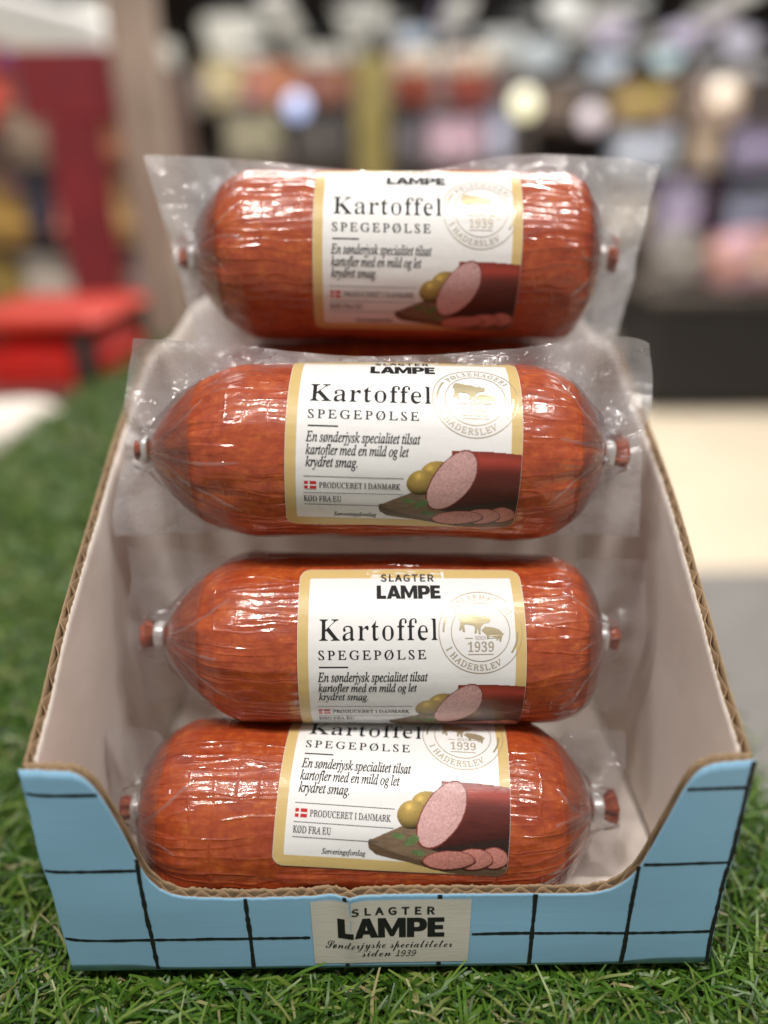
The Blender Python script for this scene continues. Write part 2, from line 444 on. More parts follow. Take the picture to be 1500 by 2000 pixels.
# ------------------------------------------------------------------ lettering (glyph outlines, em*1000: advance, loops)
GLY = json.loads(r'''{"BK":[510,[[16,0,16,17,45,22,63,32,72,50,75,81,75,379,72,406,63,424,45,434,17,439,17,455,242,455,242,439,205,432,187,415,183,379,183,234,321,373,342,398,349,418,334,434,291,439,291,455,486,455,486,439,477,439,415,419,345,361,271,285,463,46,487,25,519,17,519,0,281,0,281,17,306,18,322,21,334,34,316,66,199,214,183,198,183,81,186,50,195,32,213,22,242,17,242,0]]],"Ba":[344,[[255,-10,226,-5,208,10,200,35,151,2,95,-9,64,-4,40,11,25,34,20,63,31,104,63,136,119,164,199,190,199,241,196,266,187,282,171,292,148,296,115,290,104,274,113,257,123,231,120,215,110,202,95,194,77,191,59,194,45,203,36,218,33,236,37,259,49,278,69,295,95,308,126,316,162,318,223,312,263,292,285,259,293,210,293,62,295,40,304,34,320,42,329,28,294,-1],[151,34,174,41,199,63,199,169,154,151,127,123,118,84,126,46]]],"Br":[287,[[18,0,18,16,45,26,52,56,52,252,46,285,20,293,21,310,146,310,146,252,165,280,187,301,210,314,233,318,258,315,275,304,286,287,289,266,287,248,278,234,265,225,248,222,222,231,207,250,189,260,175,255,162,241,152,220,149,192,149,56,152,37,159,25,197,16,197,0]]],"Bt":[228,[[124,-9,89,-4,66,10,53,36,48,71,48,279,20,279,20,300,88,369,129,424,144,424,144,310,208,310,208,279,144,279,144,82,149,51,157,43,168,40,189,49,206,75,222,66,198,24,165,-1]]],"Bo":[336,[[169,-10,127,-5,90,11,60,37,38,70,24,110,19,154,24,199,38,239,60,272,90,297,127,313,168,318,209,313,245,298,275,273,298,240,312,200,317,154,312,108,298,69,275,36,245,11,210,-5],[169,11,193,18,209,39,217,81,220,154,217,227,208,271,192,292,169,299,144,292,128,271,120,227,117,154,120,82,128,39,144,18]]],"Bf":[214,[[15,0,15,16,40,22,50,35,52,73,52,277,16,277,16,310,52,310,52,353,60,400,85,436,123,457,174,465,212,460,240,446,257,425,263,400,260,381,252,367,239,358,224,355,195,365,187,376,185,391,193,420,196,426,197,433,193,441,180,443,163,440,153,430,148,390,148,310,203,310,203,277,148,277,148,65,150,40,158,26,173,18,199,16,199,0]]],"Be":[301,[[154,-10,117,-5,85,10,58,35,37,69,24,109,19,157,24,201,38,240,59,273,87,298,120,313,157,318,209,309,249,280,274,234,283,173,283,166,117,166,127,97,154,56,199,42,237,53,270,86,285,73,248,27,205,-1],[116,192,201,192,201,215,193,277,181,292,161,297,136,286,121,255,116,203]]],"Bl":[199,[[18,0,18,16,45,26,52,56,52,398,47,429,38,436,20,439,20,455,148,455,148,56,154,26,180,16,180,0]]],"B1":[375,[[65,0,65,36,120,36,135,38,146,45,154,79,154,416,108,365,87,351,67,346,52,349,40,359,31,375,28,396,74,412,132,447,179,482,254,482,254,79,261,47,271,38,288,36,343,36,343,0]]],"B3":[375,[[163,-7,117,-4,81,5,53,18,34,35,23,54,19,74,23,96,36,113,54,123,76,126,82,89,99,62,125,46,158,40,199,49,216,61,230,79,238,105,241,139,234,174,214,202,181,221,137,227,95,227,95,269,140,269,178,275,204,296,220,327,225,367,221,400,211,424,193,440,169,445,148,441,133,430,116,391,111,341,75,345,47,356,30,374,24,401,34,434,62,461,108,480,173,486,237,479,286,458,317,423,328,377,320,335,298,301,265,275,225,256,279,238,305,222,326,201,340,174,345,138,341,101,329,70,312,44,288,25,230,1]]],"B9":[375,[[152,-7,116,-4,88,4,67,17,53,33,42,69,50,94,75,107,87,80,103,56,126,41,156,36,205,57,237,122,251,230,212,198,186,188,155,185,103,194,60,220,33,264,24,324,28,369,42,409,64,441,95,466,133,481,177,486,223,480,264,463,298,433,323,390,340,332,345,261,334,157,321,111,301,72,274,39,241,14,200,-2],[184,233,206,236,224,245,251,278,245,352,231,403,209,432,181,441,156,434,137,413,125,377,121,328,128,275,149,244]]],"IE":[454,[[-34,0,-30,13,-28,13,0,16,18,25,31,43,42,73,126,385,132,419,129,433,120,443,81,451,85,465,440,465,420,364,409,364,409,367,402,414,391,427,373,436,309,442,252,442,222,439,207,426,196,396,159,260,216,260,259,264,289,275,308,296,321,326,334,326,287,161,275,161,277,187,272,220,253,234,214,237,154,237,112,83,107,62,105,47,108,36,116,28,153,24,199,24,244,26,281,34,313,48,341,67,365,94,386,128,400,128,351,0]]],"IS":[369,[[153,-9,108,-5,58,10,49,13,42,13,25,8,15,-8,3,-8,26,146,38,146,47,88,69,46,102,19,146,11,170,14,192,23,210,38,224,57,233,79,236,105,228,139,207,174,183,201,154,232,102,297,92,325,88,353,92,386,105,416,125,440,152,459,184,471,222,475,253,473,281,466,303,459,313,457,328,461,338,473,351,473,330,336,319,336,313,387,296,424,268,446,232,453,200,448,175,433,160,408,154,376,158,356,168,334,201,291,231,259,263,224,291,179,301,126,296,89,282,57,259,29,229,8,194,-5]]],"IP":[403,[[-34,0,-30,13,-27,13,0,16,18,25,31,42,42,73,126,385,132,419,129,434,120,443,81,451,85,465,267,465,346,453,393,418,408,361,403,323,385,289,357,261,320,240,274,227,221,222,159,222,147,214,107,64,106,55,105,46,108,30,119,20,165,13,161,0],[193,242,253,251,297,275,324,313,332,364,327,400,311,425,283,440,244,445,215,438,199,405,161,263,159,253,165,244]]],"IG":[541,[[245,-10,183,-4,130,13,86,42,54,80,34,127,27,181,32,230,47,278,71,325,102,367,139,404,181,435,251,465,327,475,373,471,414,459,447,446,465,442,487,448,503,469,514,469,484,327,472,327,458,380,428,420,386,444,331,453,272,443,218,413,173,366,137,306,114,239,106,173,116,105,146,53,193,21,255,11,288,15,319,26,342,43,354,64,378,158,381,173,383,185,380,199,369,208,322,214,325,227,518,227,514,214,476,208,457,188,450,171,443,146,416,35,334,1]]],"IL":[449,[[-24,0,-21,13,-18,13,9,16,28,26,41,43,52,73,135,385,140,405,142,419,139,433,130,443,91,451,94,465,279,465,274,452,248,449,230,440,216,422,206,393,125,92,118,64,116,51,118,37,126,29,165,24,212,24,298,33,328,45,354,65,399,132,412,132,368,0]]],"IO":[516,[[200,-10,149,-5,105,11,70,36,43,70,27,112,21,162,26,207,38,253,58,296,84,338,116,376,151,409,191,436,232,457,276,470,319,475,370,469,413,453,448,427,473,393,489,351,494,302,482,227,449,152,400,85,340,32,273,1],[201,10,235,15,268,29,298,51,327,80,375,153,407,240,418,331,412,384,393,423,362,447,320,455,284,449,248,434,214,408,182,374,154,333,130,286,106,211,97,137,104,83,125,43,157,18]]],"IR":[451,[[-34,0,-30,13,-27,13,0,17,19,27,32,45,42,73,126,385,132,420,129,434,120,443,81,451,85,465,281,465,343,458,388,438,414,406,423,364,408,307,364,264,289,235,351,85,381,31,398,18,419,13,422,13,418,0,314,0,221,228,206,228,176,229,152,231,114,89,106,46,109,30,118,20,154,13,162,13,158,0],[202,250,264,257,309,280,337,316,347,363,336,407,304,434,251,443,224,440,209,427,197,398,158,253,179,251]]],"ID":[507,[[-36,0,-32,13,-28,13,-1,16,18,26,31,43,42,73,126,385,132,419,129,433,120,443,81,451,85,465,263,465,325,459,378,442,421,413,453,375,472,328,479,272,473,219,457,169,430,122,393,82,348,48,294,22,234,5,167,0],[170,22,223,28,270,44,310,70,342,103,368,144,386,189,397,237,401,287,392,354,364,403,318,433,254,443,222,439,205,423,193,387,113,89,105,49,109,36,120,28,140,24]]],"IU":[491,[[200,-10,139,-2,92,24,62,63,52,113,64,181,119,388,125,420,122,435,112,444,68,452,71,465,267,465,265,452,258,452,230,448,210,436,196,414,185,381,135,193,119,109,125,73,144,46,175,29,216,23,252,27,284,38,311,55,332,79,350,118,370,181,416,355,426,412,424,431,415,443,373,452,375,465,532,465,530,452,520,452,488,444,467,420,458,396,447,357,396,163,377,106,354,62,325,29,291,7,250,-6]]],"IC":[471,[[218,-10,164,-4,117,13,78,41,49,78,31,125,26,179,31,227,46,276,70,322,102,365,139,402,181,433,250,464,321,475,363,470,412,457,430,453,443,458,453,470,467,470,439,332,425,332,426,343,426,353,419,395,400,427,370,446,328,453,287,447,246,430,208,404,174,370,146,328,124,281,109,229,105,175,114,109,140,60,182,29,236,19,294,28,348,56,399,103,412,91,369,46,323,15,274,-4]]],"IT":[420,[[50,0,52,13,58,13,97,19,121,41,139,89,228,417,230,429,226,438,212,441,194,441,126,432,102,420,84,404,59,352,44,353,74,465,461,465,439,350,426,350,427,361,427,371,423,404,410,425,386,437,346,441,318,441,305,437,298,423,208,93,198,43,202,28,212,19,257,13,265,13,261,0]]],"II":[245,[[-31,0,-27,13,-24,13,10,18,30,36,45,73,129,385,135,419,132,433,123,443,84,451,88,465,275,465,272,451,267,451,241,448,224,439,211,421,200,392,116,80,110,45,113,31,122,21,161,13,157,0]]],"IN":[500,[[338,-11,154,373,75,84,70,60,68,43,71,29,80,20,122,13,118,0,-34,0,-30,13,-3,16,17,25,31,43,42,73,130,393,132,401,132,408,129,423,120,438,105,448,86,451,81,451,85,465,182,465,353,108,427,381,433,405,435,422,431,436,422,445,380,451,383,465,536,465,532,451,498,447,475,429,460,392,351,-11]]],"IA":[463,[[-85,0,-82,13,-39,24,0,56,107,182,356,475,369,475,353,58,356,37,366,24,384,16,411,13,409,0,221,0,224,13,229,13,256,16,273,26,282,46,285,78,288,158,133,158,116,150,65,90,40,56,32,36,34,24,43,17,79,13,75,0],[143,183,289,183,298,367]]],"IM":[590,[[-36,0,-32,13,3,18,25,36,40,73,128,385,134,419,131,433,122,443,83,451,87,465,212,465,261,108,496,465,624,465,620,451,615,451,589,448,572,439,559,421,548,392,465,80,460,60,458,45,461,31,470,21,509,13,506,0,322,0,325,11,359,18,381,39,397,83,480,392,219,0,210,0,157,393,77,103,66,48,69,31,78,21,118,13,114,0]]],"IK":[454,[[-34,0,-30,13,-28,13,6,18,27,36,42,73,126,385,132,419,129,433,120,443,81,451,85,465,269,465,265,451,259,451,236,449,219,441,207,425,196,396,161,265,160,261,159,256,164,250,172,253,336,385,365,413,375,434,366,447,339,451,335,451,338,465,501,465,496,452,493,452,464,446,431,426,336,354,223,264,355,69,394,27,414,16,438,13,435,0,236,0,240,13,244,13,277,18,285,26,287,37,282,55,268,79,168,228,159,233,150,224,110,75,105,46,108,30,118,20,162,13,158,0]]],"IF":[406,[[-31,0,-27,13,-24,13,10,18,30,36,45,73,129,385,135,419,132,433,123,443,84,451,88,465,421,465,400,355,387,355,388,361,388,367,383,403,369,425,344,437,307,441,254,441,218,435,207,418,195,373,165,258,203,258,258,264,292,284,316,325,330,325,285,156,271,156,273,173,274,190,271,212,262,226,244,233,212,235,159,235,116,69,113,56,112,44,115,29,125,19,169,12,168,0]]],"IH":[520,[[-34,0,-30,13,-28,13,6,18,27,36,42,73,126,385,132,419,129,433,120,443,81,451,85,465,270,465,267,451,264,451,238,448,219,439,205,421,194,390,166,285,163,271,169,262,185,259,357,259,373,262,381,274,410,385,416,419,413,433,404,443,365,451,369,465,555,465,551,451,545,451,520,448,502,439,489,421,479,392,396,80,391,60,389,45,392,31,401,21,440,13,437,0,251,0,255,13,257,13,291,18,312,36,326,73,364,212,365,217,365,222,360,232,343,234,172,234,156,231,148,220,111,80,106,60,104,45,107,31,116,21,155,13,152,0]]],"IV":[437,[[80,-10,96,395,94,422,86,439,69,448,44,451,38,451,40,465,226,465,223,453,218,453,191,449,174,439,166,419,162,387,149,95,384,375,409,409,418,430,415,441,406,447,371,451,373,465,516,465,512,451,510,451,492,447,473,434,426,384,95,-10]]],"In":[364,[[222,-9,198,1,189,28,216,140,242,254,238,269,225,275,195,263,159,232,123,189,93,142,67,82,42,0,-12,0,53,221,62,263,53,280,23,285,17,285,19,297,67,303,100,310,130,316,133,314,133,308,93,177,142,238,188,281,229,306,263,315,292,306,302,278,300,252,293,222,254,88,247,64,245,49,249,37,259,34,282,48,312,91,322,83,290,32,256,1]]],"Is":[248,[[78,-8,32,-1,6,6,-4,4,-9,-4,-22,-4,-7,106,4,105,10,65,24,35,45,16,71,10,93,14,110,26,122,45,126,69,120,93,104,120,83,147,63,175,46,206,40,238,46,269,63,294,90,311,123,316,166,310,193,302,205,305,209,314,220,314,207,214,195,214,184,261,163,289,130,299,115,296,102,287,94,275,91,261,97,237,116,208,136,181,155,154,173,122,179,89,176,63,166,40,151,20,130,5,106,-5]]],"Io":[351,[[105,-8,61,-1,26,22,3,57,-4,102,0,140,14,178,35,215,61,247,93,276,128,298,165,312,201,316,248,309,283,286,306,251,314,206,310,172,299,138,260,73,203,23,155,0],[113,11,140,17,166,32,190,55,211,85,243,155,255,226,248,267,229,291,197,299,165,291,132,268,103,231,78,183,61,132,56,83,60,52,71,30,89,16]]],"Id":[355,[[61,-8,32,-3,10,13,-4,39,-9,73,-5,107,5,143,44,217,99,279,146,307,192,316,225,311,242,293,273,416,275,426,275,436,268,451,243,455,233,455,236,467,306,479,338,487,345,480,344,473,343,468,240,81,236,60,234,44,238,34,250,30,273,43,306,81,317,72,263,11,240,-3,217,-8,191,1,183,27,201,112,167,59,133,21,99,-1],[91,28,109,31,127,43,165,85,199,142,223,204,232,259,223,289,212,298,198,300,165,292,132,268,101,229,75,178,57,124,51,78,54,57,62,41,74,31]]],"Ie":[287,[[89,-7,50,0,21,21,2,54,-4,99,-1,131,9,165,46,231,101,283,148,308,195,316,222,313,242,303,254,287,258,266,245,226,208,189,147,161,61,142,57,118,56,98,63,58,84,34,119,26,168,39,221,81,231,71,198,36,165,12,128,-2],[64,158,124,173,168,199,195,233,204,271,198,291,180,298,159,294,137,280,95,230]]],"Ir":[224,[[-13,0,46,209,56,259,53,272,47,279,13,284,15,297,59,304,90,310,118,316,124,314,124,308,89,179,137,255,177,301,208,316,229,307,237,283,234,266,226,253,214,243,200,240,180,248,170,268,118,199,75,110,41,0]]],"Ij":[174,[[124,394,100,404,90,428,100,452,124,463,149,452,159,428,149,403],[-50,-153,-69,-150,-84,-141,-93,-127,-97,-111,-91,-90,-73,-83,-55,-89,-50,-107,-50,-117,-51,-126,-49,-133,-42,-135,-27,-123,-11,-88,5,-26,25,67,61,248,62,256,62,263,55,282,19,287,21,300,61,305,89,310,118,316,125,314,126,306,73,57,49,-35,21,-101,-11,-140]]],"Iy":[270,[[-44,-153,-68,-145,-77,-125,-69,-106,-48,-98,-30,-103,-9,-109,9,-99,34,-69,79,-7,44,175,36,216,29,244,11,276,-4,284,-24,287,-22,299,8,303,32,310,62,316,73,302,85,258,100,179,123,57,173,138,200,186,213,213,217,233,213,249,201,260,190,268,184,288,192,308,214,316,228,313,239,304,249,273,239,223,208,158,175,102,133,35,86,-34,39,-94,-6,-137,-26,-149]]],"Ik":[339,[[218,-7,201,-3,187,9,161,63,120,161,78,129,41,0,-13,0,103,414,106,435,98,452,71,455,62,455,66,468,109,474,140,481,158,486,169,487,175,480,172,465,84,157,195,240,221,263,230,280,222,290,197,294,203,306,337,306,334,293,332,293,292,284,246,255,164,193,214,73,229,47,248,36,272,47,301,79,311,69,286,35,261,11,238,-3]]],"Ip":[340,[[-96,-149,-93,-137,-66,-133,-49,-126,-38,-111,-29,-87,54,235,58,249,60,262,58,274,52,281,16,285,19,298,62,303,93,309,124,316,130,310,128,299,112,250,149,287,187,309,226,316,260,310,286,292,302,263,308,226,303,185,290,144,270,105,243,69,212,38,177,13,140,-2,101,-7,72,-4,50,5,30,-81,23,-113,26,-124,36,-132,77,-138,73,-149],[101,9,128,14,155,30,180,53,202,82,235,153,248,228,245,253,235,271,220,282,199,286,166,278,136,253,110,213,91,162,66,64,64,51,62,40,72,17]]],"Ic":[298,[[99,-8,58,0,26,23,6,60,-1,109,3,142,12,175,48,237,102,286,150,309,199,316,228,313,249,302,262,286,267,267,258,239,247,231,233,228,211,235,204,255,207,268,214,279,218,284,220,289,215,297,197,299,162,292,130,271,101,238,79,196,64,150,59,107,63,73,76,46,96,29,122,23,174,38,228,82,238,71,193,27,146,1]]],"Ii":[177,[[122,394,98,404,88,428,98,452,122,463,147,452,157,428,147,403],[33,-8,8,1,0,29,3,53,11,86,55,241,58,254,60,264,57,275,50,282,17,287,20,299,65,305,96,310,124,316,131,308,130,303,128,296,63,79,58,52,61,37,72,32,96,45,130,84,140,74,102,28,67,1]]],"Ia":[342,[[50,-8,26,-3,8,10,-3,33,-7,64,0,119,18,175,49,228,90,274,136,306,183,316,217,307,232,280,241,309,292,309,231,90,222,44,224,37,233,35,252,46,282,80,291,72,240,12,195,-8,175,0,168,23,191,118,154,62,119,23,85,0],[82,33,98,37,116,48,152,87,185,141,210,201,219,257,210,288,185,299,154,291,124,266,96,226,74,175,58,122,53,73,60,43]]],"Il":[173,[[32,-7,7,2,-2,26,2,54,13,99,98,412,101,433,99,446,92,453,58,459,60,471,104,476,134,482,163,487,171,481,168,465,62,84,56,50,59,38,68,34,90,46,122,82,133,72,105,37,77,12,52,-3]]],"It":[187,[[33,-8,9,1,1,26,2,44,7,62,66,283,19,283,22,297,63,313,100,344,136,392,151,392,126,304,183,304,177,283,120,283,66,78,60,45,63,34,72,31,93,43,124,79,134,68,82,11]]],"If":[199,[[-48,-153,-65,-150,-79,-142,-88,-130,-91,-116,-85,-94,-66,-87,-50,-92,-44,-108,-46,-119,-49,-127,-42,-134,-24,-128,-10,-108,2,-74,13,-25,71,283,7,283,12,304,75,304,83,340,104,403,135,449,173,477,216,487,240,483,259,473,271,458,275,439,267,416,243,408,224,415,218,435,219,441,221,447,224,455,219,465,206,469,182,459,163,431,148,383,132,304,210,304,207,283,128,283,101,150,67,7,33,-85,9,-123,-18,-146]]],"Im":[550,[[410,-7,384,2,376,31,384,78,424,218,430,255,426,270,411,275,393,270,371,258,325,210,279,137,251,72,228,0,175,0,235,203,245,257,241,270,227,275,196,263,155,230,113,179,86,129,63,70,40,0,-13,0,50,212,58,243,61,263,59,275,51,281,17,287,19,300,94,310,113,315,123,316,130,308,129,303,128,296,91,177,155,254,212,300,263,316,293,306,304,277,285,184,343,257,398,301,449,316,479,306,489,275,486,253,479,222,436,65,434,57,433,50,436,39,445,35,469,48,483,64,499,87,508,76,476,30,443,2]]],"Ig":[286,[[63,-153,16,-148,-21,-131,-44,-106,-52,-75,-42,-39,-13,-6,36,24,13,39,6,57,21,84,58,121,22,152,10,195,15,226,29,256,51,281,80,301,114,314,152,318,206,307,246,296,289,296,289,266,243,266,248,236,243,203,229,174,207,149,179,130,146,118,110,113,82,116,66,101,60,87,73,70,112,54,159,38,194,19,216,-6,223,-40,218,-71,203,-99,179,-122,147,-139,108,-150],[111,129,132,133,151,146,180,190,191,249,188,272,179,288,165,299,147,302,127,298,108,285,78,241,69,212,66,182,71,153,86,135],[75,-132,131,-124,165,-100,176,-60,173,-45,163,-31,132,-10,94,5,52,18,6,-20,-9,-64,0,-102,28,-125]]],"Iv":[297,[[61,-8,50,171,45,231,36,265,21,281,-1,286,-6,286,-3,299,28,305,52,310,69,315,79,316,93,284,102,188,109,58,164,117,205,170,232,213,240,239,231,254,216,270,209,288,218,309,240,317,253,314,264,306,273,275,260,226,222,163,159,85,75,-8]]],"SS":[418,[[140,-5,90,1,53,17,30,42,22,73,27,98,41,118,63,131,88,136,107,133,123,126,132,114,136,100,126,75,103,64,92,63,83,62,75,58,71,46,75,35,88,24,130,14,167,23,204,50,238,95,269,160,221,170,184,194,160,227,152,266,159,304,180,340,214,372,258,398,310,414,367,419,403,417,412,408,409,401,399,399,388,399,377,400,343,396,311,387,256,353,218,304,208,276,204,248,209,219,223,197,246,183,277,177,325,272,384,350,448,401,479,415,508,420,531,416,550,404,562,386,566,364,560,332,542,298,514,264,476,231,430,202,377,177,352,127,320,83,280,46,236,18,189,1],[383,199,440,237,486,284,517,332,528,372,522,394,504,401,476,388,445,351,413,287]]],"So":[300,[[91,-5,62,0,38,14,23,37,17,64,21,88,33,113,74,160,129,194,159,204,188,207,217,203,239,191,252,172,257,146,254,123,245,101,210,56,233,66,258,83,271,69,224,37,177,27,134,3],[106,17,122,21,140,33,138,43,148,61,175,72,208,122,218,165,214,180,202,185,188,180,169,163,144,134,121,97,102,61,95,34,98,21]]],"Sn":[388,[[-1,-5,45,62,78,109,103,153,99,158,85,147,51,113,38,127,97,183,122,200,147,206,168,194,175,160,171,132,234,188,284,207,303,203,319,192,328,174,332,150,322,119,300,85,277,55,261,28,266,21,288,34,335,75,349,62,313,29,289,11,268,0,247,-4,228,0,213,11,202,29,199,52,205,83,239,132,277,175,280,179,280,181,277,185,251,174,212,141,161,84,99,0]]],"Sd":[406,[[87,-4,60,0,37,13,21,33,16,61,20,87,33,113,75,160,132,194,189,207,224,200,242,179,355,386,438,394,270,91,247,49,239,30,241,23,248,21,274,34,320,75,334,62,277,13,253,0,229,-4,206,-1,189,8,178,22,174,38,174,43,132,8],[105,13,134,27,170,62,203,109,220,143,226,168,221,184,208,189,181,177,151,146,122,110,101,78,89,53,85,32,90,18]]],"Se":[276,[[101,-5,65,1,37,16,18,40,11,66,16,90,28,114,71,160,126,194,182,207,205,204,224,194,236,180,240,162,236,142,222,123,171,90,97,69,85,30,90,19,106,15,135,19,165,30,196,48,228,75,240,62,206,33,170,12,134,-1],[104,86,147,100,181,131,191,148,194,165,191,181,182,186,159,173,131,136]]],"Sr":[275,[[237,62,196,24,172,6,136,-4,108,-1,86,10,71,26,66,46,77,84,105,127,148,165,120,163,101,163,77,138,50,113,36,127,60,148,81,168,95,216,106,222,115,220,116,210,116,206,116,201,122,193,143,189,178,184,204,173,214,150,208,131,191,103,171,75,156,54,144,30,147,23,154,21,177,33,225,76]]],"Sj":[231,[[190,243,165,251,156,273,159,287,169,299,199,310,222,302,232,281,229,266,219,254],[184,62,140,28,87,1,11,-110,-60,-176,-126,-198,-144,-195,-157,-187,-165,-173,-168,-156,-163,-131,-146,-103,-121,-75,-86,-48,6,2,86,142,73,130,55,113,42,127,61,144,88,172,113,201,211,207,105,30,138,48,171,75],[-128,-177,-101,-168,-75,-141,-45,-95,-11,-30,-84,-74,-128,-116,-143,-156,-139,-172]]],"Sy":[388,[[345,62,297,26,249,1,184,-102,132,-163,86,-192,36,-202,8,-198,-11,-187,-23,-170,-27,-148,-16,-112,15,-77,64,-45,128,-16,164,-3,195,55,149,10,110,-5,88,-1,70,8,59,24,55,44,63,82,88,124,103,152,100,158,77,140,62,126,49,113,35,127,62,153,90,177,111,192,130,203,148,206,175,195,185,163,173,117,141,62,126,38,121,26,123,19,130,17,150,29,184,66,228,124,277,200,366,206,266,30,299,50,333,75],[36,-185,60,-175,87,-144,117,-94,154,-26,92,-54,46,-87,18,-121,8,-154,15,-175]]],"Ss":[235,[[206,71,150,21,108,0,67,-5,40,-2,20,9,8,25,4,42,13,65,36,74,57,66,64,48,56,30,40,22,35,23,52,14,74,23,92,50,104,92,109,144,109,157,107,169,92,154,70,133,48,113,36,127,68,157,113,199,120,210,130,222,140,226,149,224,152,216,146,204,140,189,146,176,168,136,176,98,172,73,161,55,193,84]]],"Sk":[365,[[13,-5,104,165,79,137,55,113,42,127,93,180,130,226,158,273,221,385,301,394,95,1],[218,-5,202,-2,189,6,180,18,177,33,182,57,193,78,204,94,210,105,207,112,198,114,189,113,180,111,170,114,167,122,172,131,185,134,215,141,238,169,264,198,296,207,326,198,336,174,327,151,304,142,284,148,275,165,281,178,275,180,257,159,231,129,260,112,271,85,267,60,264,51,262,44,267,39,284,49,312,75,325,62,265,11,240,-1]]],"Sp":[363,[[36,127,77,165,109,210,141,265,193,356,275,365,171,167,209,196,248,206,266,203,280,192,290,177,293,157,290,133,281,110,248,62,226,24,232,18,263,34,310,75,324,62,261,9,239,-1,219,-5,197,-1,179,11,167,28,163,50,168,70,181,94,222,145,245,179,238,185,222,181,202,169,158,125,116,61,-17,-182,-99,-190,77,139,63,126,48,113]]],"Sc":[259,[[95,-5,64,0,40,14,25,36,20,66,24,92,36,117,77,163,131,195,184,207,209,204,229,196,242,182,246,165,237,140,226,131,211,128,193,135,187,153,193,170,210,181,199,186,177,174,150,143,124,103,103,63,95,32,100,20,113,16,138,22,164,36,190,56,211,75,224,62,159,12,128,-1]]],"Si":[231,[[184,243,159,251,150,273,153,287,163,299,193,310,216,302,226,281,223,266,213,254],[194,62,156,26,129,7,85,-5,57,0,41,16,35,41,47,79,84,148,68,131,49,113,36,127,55,144,82,172,107,201,201,207,133,83,105,27,109,21,134,33,181,75]]],"Sa":[355,[[210,-5,194,-2,180,7,170,21,167,40,127,7,83,-4,56,0,35,12,21,32,16,58,20,83,32,109,73,158,128,193,158,203,187,207,219,199,234,177,247,204,322,207,260,79,246,50,241,37,247,30,264,37,288,55,311,75,324,62,262,12,234,0],[97,12,120,19,146,40,196,109,220,164,213,181,197,188,171,176,141,145,112,104,90,62,82,27,87,17]]],"Sl":[281,[[203,62,147,12,122,-1,95,-5,73,-1,55,8,44,24,40,44,46,77,66,120,79,141,49,113,35,124,82,170,120,220,220,385,302,394,157,131,121,64,109,33,111,24,118,21,142,33,191,76]]],"St":[297,[[36,127,77,167,109,205,140,252,215,377,300,380,251,295,296,295,289,273,236,273,188,193,146,117,113,55,103,28,111,20,140,33,190,75,203,62,144,13,116,0,87,-4,66,-1,51,9,41,25,38,44,45,74,57,101,83,148,47,113]]],"NS":[209,[[106,-5,153,5,183,31,194,68,187,100,168,122,141,137,104,153,75,168,62,196,75,223,110,233,142,226,168,209,185,230,152,252,110,261,68,252,39,228,29,193,37,162,57,141,81,127,118,111,148,94,161,65,154,44,136,29,107,24,68,33,36,56,17,33,56,6]]],"NL":[190,[[35,0,180,0,180,28,68,28,68,257,35,257]]],"NA":[213,[[1,0,34,0,59,78,153,78,177,0,211,0,124,257,88,257],[67,104,79,144,105,230,106,230,132,144,145,104]]],"NG":[241,[[136,-5,182,4,215,25,215,133,131,133,131,106,186,106,186,39,165,28,139,24,93,37,64,73,54,129,64,185,94,220,139,233,171,226,194,209,212,230,183,251,138,261,77,245,36,200,20,128,35,57,76,11]]],"NT":[210,[[89,0,121,0,121,229,199,229,199,257,11,257,11,229,89,229]]],"NE":[206,[[35,0,187,0,187,28,68,28,68,121,165,121,165,149,68,149,68,229,183,229,183,257,35,257]]],"NR":[222,[[68,135,68,230,111,230,145,226,166,212,173,185,166,157,145,140,111,135],[176,0,213,0,147,112,178,126,198,150,205,185,194,227,162,250,116,257,35,257,35,0,68,0,68,109,114,109]]],"N1":[194,[[31,0,172,0,172,27,120,27,120,257,96,257,42,238,42,218,88,218,88,27,31,27]]],"N3":[194,[[92,-5,134,4,163,29,175,69,167,100,148,121,120,134,120,136,153,158,166,197,156,232,130,254,91,261,52,253,20,231,37,210,61,228,90,235,122,224,133,195,127,170,104,152,62,146,62,121,109,115,135,97,142,70,135,44,117,28,90,22,53,31,27,51,10,31,42,6]]],"N9":[194,[[82,-5,128,10,162,56,175,139,164,207,133,248,89,261,52,251,26,222,15,178,24,133,49,106,86,97,118,106,145,129,135,66,112,32,81,22,57,27,38,42,20,22,46,3],[145,155,118,129,91,121,66,128,51,148,46,178,51,209,67,229,89,236,117,227,136,200]]]}''')
from mathutils.geometry import tessellate_polygon

def bbox_h(key):
    ys = [q for L in GLY[key][1] for q in L[1::2]]
    return max(ys) / 1000.0
CAPH = {'B': bbox_h('BK'), 'I': bbox_h('IE'), 'S': bbox_h('SS'), 'N': bbox_h('NE')}

def off_loops(loops, ax, ay):
    """move every outline outwards by (ax, ay); negative thins"""
    def ar(P): return sum(P[i][0] * P[(i + 1) % len(P)][1] - P[(i + 1) % len(P)][0] * P[i][1] for i in range(len(P))) / 2
    big = max(loops, key=lambda P: abs(ar(P)))
    sg = 1 if ar(big) > 0 else -1
    out = []
    for P in loops:
        n = len(P); Q = []
        for i in range(n):
            a, b, c = Vector(P[i - 1]), Vector(P[i]), Vector(P[(i + 1) % n])
            e1 = (b - a); e2 = (c - b)
            if e1.length < 1e-9 or e2.length < 1e-9: Q.append(tuple(b)); continue
            e1.normalize(); e2.normalize()
            n1 = Vector((e1.y, -e1.x)) * sg; n2 = Vector((e2.y, -e2.x)) * sg
            m = n1 + n2
            if m.length < .3: m = n1
            m = m / max(.5, m.length_squared / 2)
            m = m * 1.0
            Q.append((b.x + m.x * ax, b.y + m.y * ay))
        out.append(Q)
    return out

